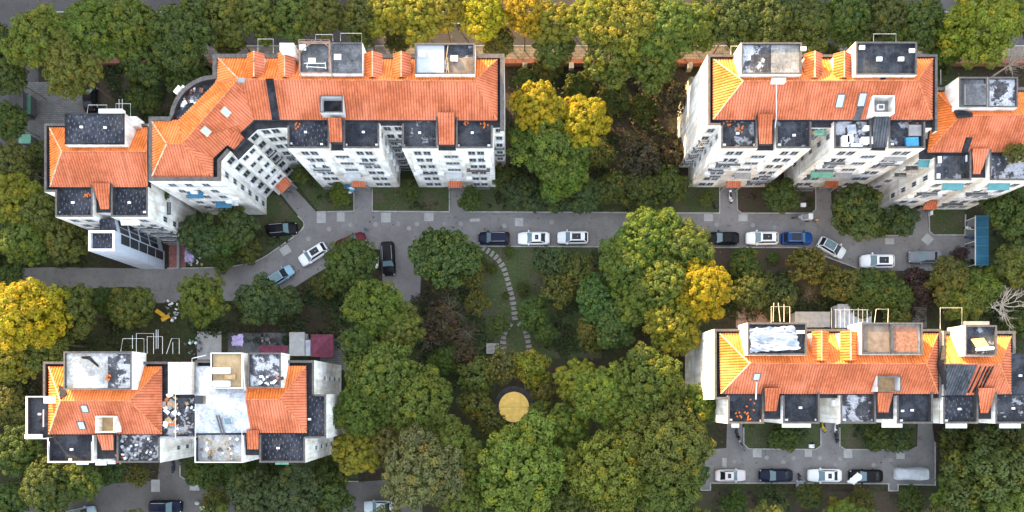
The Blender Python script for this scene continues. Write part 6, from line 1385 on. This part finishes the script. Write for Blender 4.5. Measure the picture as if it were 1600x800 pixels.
 (905, 138, 26, 3, 'l', 'd', 'low dark brush below the brick wall piers'), (962, 152, 28, 3, 'l', 'd', 'low dark brush in the shade of the tree before the brick wall'), (1005, 172, 26, 3, 'l', 'd', 'dark scrub above the bare tangle'), (940, 178, 24, 2.5, 'l', 'o', 'olive scrub right of the golden tipped tree'),
 # right
 (1222, 308, 28, 4, 'm', 'd', 'dark bush on the bed between the two upper right entrances'), (1338, 330, 40, 6, 'm', 'd', 'dark round tree over the road bend on the right'), (1405, 345, 26, 4, 'm', 'u', 'bush left of the lower wing entrance path'), (1372, 352, 24, 3, 'l', 'd', 'low brush between the dark round tree and the entrance bush'), (1105, 312, 12, 2, 'm', 'o', 'small olive shrub by the two scooters'),
 (1163, 412, 24, 3, 'm', 'd', 'dark round bush below the white car row'), (1208, 404, 9, 1, 'm', 'd', 'tiny dark shrub below the blue car'), (1262, 412, 36, 4, 'l', 'o', 'olive bush touching the white hatchback'), (1180, 450, 34, 3, 'm', 'd', 'low dark bush right of the brilliant yellow tree'), (1222, 462, 30, 3, 'l', 'u', 'grey green bush above the drying bars'), (1265, 460, 28, 3, '2', 'b', 'bare brown shrub behind the drying bars'), (1310, 445, 34, 4, 'l', 'o', 'olive brush below the slanted hatchback'), (1350, 452, 30, 3, 'm', 'd', 'dark bush below the small square of paving'), (1390, 458, 30, 3, 'm', 'd', 'dark bush between the car with dark screen and the sheds'),
 (1402, 490, 24, 3, 'l', 'o', 'olive shrub between the two shed roofs'), (1428, 434, 22, 3, 'l', 'p', 'reddish purple shrub beside the dappled car'), (1442, 388, 16, 3, '2', 'b', 'bare purple twigs over the dappled car'), (1500, 398, 14, 2, 'l', 'p', 'small reddish shrub left of the blue carport'), (1484, 438, 34, 5, 'm', 'o', 'olive green tree right of the purple shrub'), (1540, 450, 32, 5, 'm', 'g', 'green tree below the blue carport'), (1500, 470, 32, 5, 'm', 'g', 'green tree behind the drying frame of the far right house'), (1440, 455, 24, 3, 'l', 'p', 'dark purple bush under the olive tree'),
 (1592, 345, 40, 7, 'm', 'd', 'dark tree against the right edge below the lower wing'), (1594, 398, 36, 7, 'm', 'd', 'dark tree right of the blue carport'), (1600, 420, 36, 7, 'm', 'g', 'green tree cut by the right edge'), (1560, 310, 30, 5, 'm', 'd', 'dark bush at the foot of the lower wing'), (1582, 472, 46, 7, 'n', 'b', 'big pale leafless tree above the far right house'), (1592, 500, 26, 3, 'm', 'd', 'dark bush below the pale leafless tree'),(1588, 238, 18, 15.2, 'l', 'o', 'shrub growing on the far right terrace'),
 (1350, 470, 26, 3, 'l', 'd', 'dark brush above the blue grey shed roof'), (1210, 486, 18, 2, 'l', 'd', 'dark scrub at the edge of the pink yard'),
 (1540, 735, 66, 8, 'm', 'd', 'large dark green tree at the bottom right'), (1590, 705, 42, 8, 'm', 'd', 'dark tree on the right edge below the far right house'), (1585, 770, 44, 8, 'm', 'g', 'green tree at the bottom right corner'), (1500, 780, 40, 6, 'm', 'g', 'green tree right of the covered car'), (1505, 695, 32, 4, 'm', 'd', 'dark bush below the studded far right terrace'), (1478, 690, 18, 2, 'l', 'b', 'brown brush at the end of the car park'),
 (1225, 684, 22, 2, 'm', 'd', 'dark shrub on the left lawn above the car park'), (1248, 678, 18, 2, 'l', 'u', 'pale shrub on the left lawn above the car park'), (1375, 682, 22, 2, 'm', 'd', 'dark shrub on the right lawn above the car park'), (1405, 690, 18, 2, 'm', 'u', 'bluish shrub at the end of the right lawn'), (1440, 684, 14, 2, '2', 'b', 'bare twigs across the right path to the car park'),
 (1210, 782, 28, 2, 'l', 'u', 'grey green bush below the navy saloon'), (1150, 790, 22, 2, 'm', 'd', 'dark bush at the bottom edge below the silver saloon'), (1265, 776, 22, 2, 'm', 'd', 'dark bush below the white saloon'), (1345, 785, 24, 2, 'l', 'o', 'olive bush below the sheet draped car'), (1425, 782, 22, 2, 'm', 'd', 'dark bush below the covered car'), (1310, 795, 22, 2, 'l', 'y', 'yellowish bush at the bottom edge near the car park'),
 (640, 300, 16, 3, 'm', 'd', 'small green bush at the corner foot of the long block front'), (735, 312, 18, 3, 'm', 'd', 'dark bush right of the wet path to the long block'), (530, 305, 17, 2.5, 'm', 'g', 'bright green bush below the blue parasol'), (470, 268, 16, 3, 'm', 'd', 'dark bush in the corner between the bent wing and the front'),
 (320, 735, 30, 2, 'm', 'd', 'left clipped dark shrub below the white railed terrace'), (372, 735, 30, 2, 'm', 'd', 'dark shrub below the tiled link of the lower left building'), (430, 738, 26, 2, 'l', 'd', 'thin dark shrub below the studded terrace'), (485, 700, 16, 3, 'm', 'd', 'dark bush at the foot of the white end wall'),
 (255, 305, 9, 9.5, 'm', 'd', 'potted greenery on a caged balcony between the two left blocks'),
]
for i, (x, y) in enumerate(((-45, 395), (-50, 455), (-45, 515), (-50, 580), (-45, 640), (-50, 700), (-55, 765), (-10, 835), (90, 838), (200, 840), (330, 838), (460, 842), (600, 840), (720, 835), (840, 838), (960, 838), (1080, 830), (1200, 832), (1330, 830), (1460, 832), (1580, 834), (1650, 760), (1655, 640), (1650, 420), (1650, 120))):  # left-hand row added out of view to keep low sun off the ground
    TREES.append((x, y, 44, 8, 'b', 'go'[i % 2], 'unseen green tree just outside the frame of the picture'))
for x in range(300, 1300, 62): TREES.append((x, -52, 40, 8.5, 'b', 'oy'[x % 2], 'street tree on the far side of the street above the picture'))  # added row keeps low sun off the ground, only crown tops lit
for a in TREES:
    if a[2] < 18 or 'bush' in a[6] or 'shrub' in a[6] or 'brush' in a[6] or 'twigs' in a[6] or 'scrub' in a[6]: tree(*a, name='shrub', cat='shrub')
    elif 'outside' in a[6] or 'above the picture' in a[6]: tree(*a, group=a[6].replace('tree', 'trees', 1))
    else: tree(*a)

# loose undergrowth nobody could count
def scatter(name, polys, dens, size, col, seed, hgt=.5, leafs=26):
    rng = np.random.default_rng(seed); Ps, Ns, Ss, Ts = [], [], [], []
    for poly in polys:
        w = np.array([tuple(P(x, y))[:2] for x, y in poly]); lo, hi = w.min(0), w.max(0); n = int(dens * (hi - lo).prod())
        q = rng.uniform(lo, hi, (n, 2)); ins = np.zeros(n, bool); j = len(w) - 1
        for i in range(len(w)):
            c = ((w[i, 1] > q[:, 1]) != (w[j, 1] > q[:, 1])) & (q[:, 0] < (w[j, 0] - w[i, 0]) * (q[:, 1] - w[i, 1]) / (w[j, 1] - w[i, 1] + 1e-9) + w[i, 0]); ins ^= c; j = i
        q = q[ins]
        patch = (np.sin(q[:, 0] * .9 + seed) + np.sin(q[:, 1] * 1.1 + q[:, 0] * .5) + rng.normal(size=len(q)) * .6) > -.2; q = q[patch]
        for p in q:
            r = size * rng.uniform(.5, 1.4); m = int(leafs * rng.uniform(.6, 1.3)); d = sph(rng, m); d[:, 2] = np.abs(d[:, 2])
            Ps.append(np.array([p[0], p[1], .03]) + d * np.array([r, r, hgt * rng.uniform(.4, 1.2)])); Ns.append(unit(d + np.array([0, 0, .5]) + .5 * rng.normal(size=d.shape))); Ss.append(.14 * rng.uniform(.5, 1.4, m)); Ts.append(np.array([1 + rng.normal() * .2, 1, 1])[None] * rng.uniform(.55, 1.35, (m, 1)) * rng.uniform(.7, 1.3))
    me = quads_mesh(name, leaves(rng, np.concatenate(Ps), np.concatenate(Ns), np.concatenate(Ss)), np.clip(np.concatenate(Ts), .2, 2)); o = bpy.data.objects.new(name, me); COL.objects.link(o); o['kind'] = 'stuff'; o.color = (*col, 1); return o
scatter('undergrowth', [[(800, 110), (1070, 110), (1060, 285), (800, 285)], [(460, 452), (596, 446), (600, 520), (560, 545), (300, 520), (300, 490)], [(650, 455), (750, 440), (770, 560), (660, 640), (620, 520)], [(1130, 425), (1420, 432), (1420, 478), (1130, 500)],
     [(840, 395), (950, 395), (1010, 520), (900, 560), (840, 550)], [(1465, 668), (1620, 668), (1620, 820), (1480, 820), (1465, 765)], [(-20, 220), (68, 240), (130, 410), (-20, 420)], [(-20, 455), (230, 455), (200, 560), (60, 560), (60, 610), (-20, 760)], [(150, 100), (330, 100), (300, 180), (210, 190)], [(1540, 330), (1640, 330), (1640, 560), (1480, 520), (1480, 440)]], 2.3, .75, (.040, .056, .018), 1, .7)
scatter('dead_scrub', [[(650, 455), (760, 440), (740, 575), (660, 600)], [(900, 120), (1070, 120), (1060, 280), (960, 280)], [(1420, 430), (1470, 430), (1470, 500), (1420, 500)]], .7, .7, (.055, .040, .029), 2, .6)
scatter('ground_cover', [[(284, 722), (560, 724), (560, 748), (290, 745)], [(1165, 664), (1280, 664), (1280, 698), (1168, 698)], [(1313, 664), (1430, 664), (1430, 698), (1320, 699)], [(730, 292), (1075, 292), (1075, 330), (730, 329)], [(1090, 770), (1480, 770), (1480, 820), (1090, 820)], [(458, 282), (550, 285), (550, 326), (498, 327)], [(585, 296), (700, 296), (700, 328), (585, 328)], [(290, 345), (400, 340), (460, 375), (400, 402), (300, 412)], [(1303, 300), (1424, 330), (1418, 362), (1345, 366), (1318, 355)], [(1155, 296), (1270, 296), (1270, 328), (1160, 328)]], .55, .5, (.040, .051, .018), 3, .35, 20)
# fallen leaves and paper scraps
rng = np.random.default_rng(9); n = 4500
Ppos = np.stack([rng.uniform(-85, 85, n), rng.uniform(-22, 66, n), np.full(n, .16)], 1)
me = quads_mesh('fallen_leaves', leaves(rng, Ppos, unit(np.array([0, 0, 1.0]) + .25 * rng.normal(size=(n, 3))), .10 * rng.uniform(.5, 1.5, n)), rng.uniform(.4, 1.6, (n, 1)) * np.array([[1, .8, .6]]))
o = bpy.data.objects.new('fallen_leaves', me); COL.objects.link(o); o['kind'] = 'stuff'; o.color = (.14, .105, .055, 1)

# ------------------------------------------------------------------ neighbours beyond the frame that shade this courtyard
SUN_EL, SUN_AZ = 12.0, -38.0      # degrees; azimuth clockwise from north (+Y)
neighbour('tall cream apartment tower outside the upper left of the picture', (-95.7, 102.9), 60, 14, 52, math.radians(38), 12)
neighbour('tall cream apartment tower outside the top of the picture', (7.7, 133), 50, 14, 50, math.radians(38), 10)
neighbour('unseen low cream block added left of the picture to shade the lane', (-101, 36), 13, 66, 15, 0, 5)  # added out of view so that low sun misses the lane

# ------------------------------------------------------------------ light, sky, camera
w = bpy.data.worlds.new('World'); scene.world = w; w.use_nodes = True
nt = w.node_tree; bg = nt.nodes['Background']; sky = nt.nodes.new('ShaderNodeTexSky'); sky.sky_type = 'NISHITA'; sky.sun_disc = False
sky.sun_elevation = math.radians(SUN_EL); sky.sun_rotation = math.radians(SUN_AZ); sky.altitude = 50; sky.air_density = 1.0; sky.dust_density = 1.5; sky.ozone_density = 1.0
hz = nt.nodes.new('ShaderNodeMix'); hz.data_type = 'RGBA'; hz.inputs[0].default_value = 0.5   # even pale haze added to make the clear sky brighter and less blue
nt.links.new(sky.outputs[0], hz.inputs[6]); hz.inputs[7].default_value = (2.2, 2.1, 2.0, 1); nt.links.new(hz.outputs[2], bg.inputs[0]); bg.inputs[1].default_value = 0.15
sun = bpy.data.lights.new('sun', 'SUN'); sun.energy = 2.6; sun.angle = math.radians(0.6); sun.color = (1.0, 0.66, 0.28)
so = bpy.data.objects.new('sun', sun); COL.objects.link(so)
el, az = math.radians(SUN_EL), math.radians(SUN_AZ); d = Vector((math.sin(az) * math.cos(el), math.cos(az) * math.cos(el), math.sin(el)))
so.rotation_euler = d.to_track_quat('Z', 'Y').to_euler(); so.location = d * 150
cam = bpy.data.cameras.new('camera'); co = bpy.data.objects.new('camera', cam); COL.objects.link(co)
co.location = (0, 0, H); co.rotation_euler = (0, 0, 0); cam.sensor_width = 36; cam.lens = 36 * F / 1600; cam.shift_y = 220 / 1600; cam.clip_end = 2000; cam.clip_start = 1
scene.camera = co
scene.view_settings.view_transform = 'Standard'; scene.view_settings.look = 'None'; scene.view_settings.gamma = 1.0; scene.view_settings.exposure = 3.4; scene.view_settings.use_curve_mapping = False
scene.render.engine = 'CYCLES'; scene.cycles.max_bounces = 6; scene.cycles.use_denoising = True
scene.render.resolution_x = 1024; scene.render.resolution_y = 512
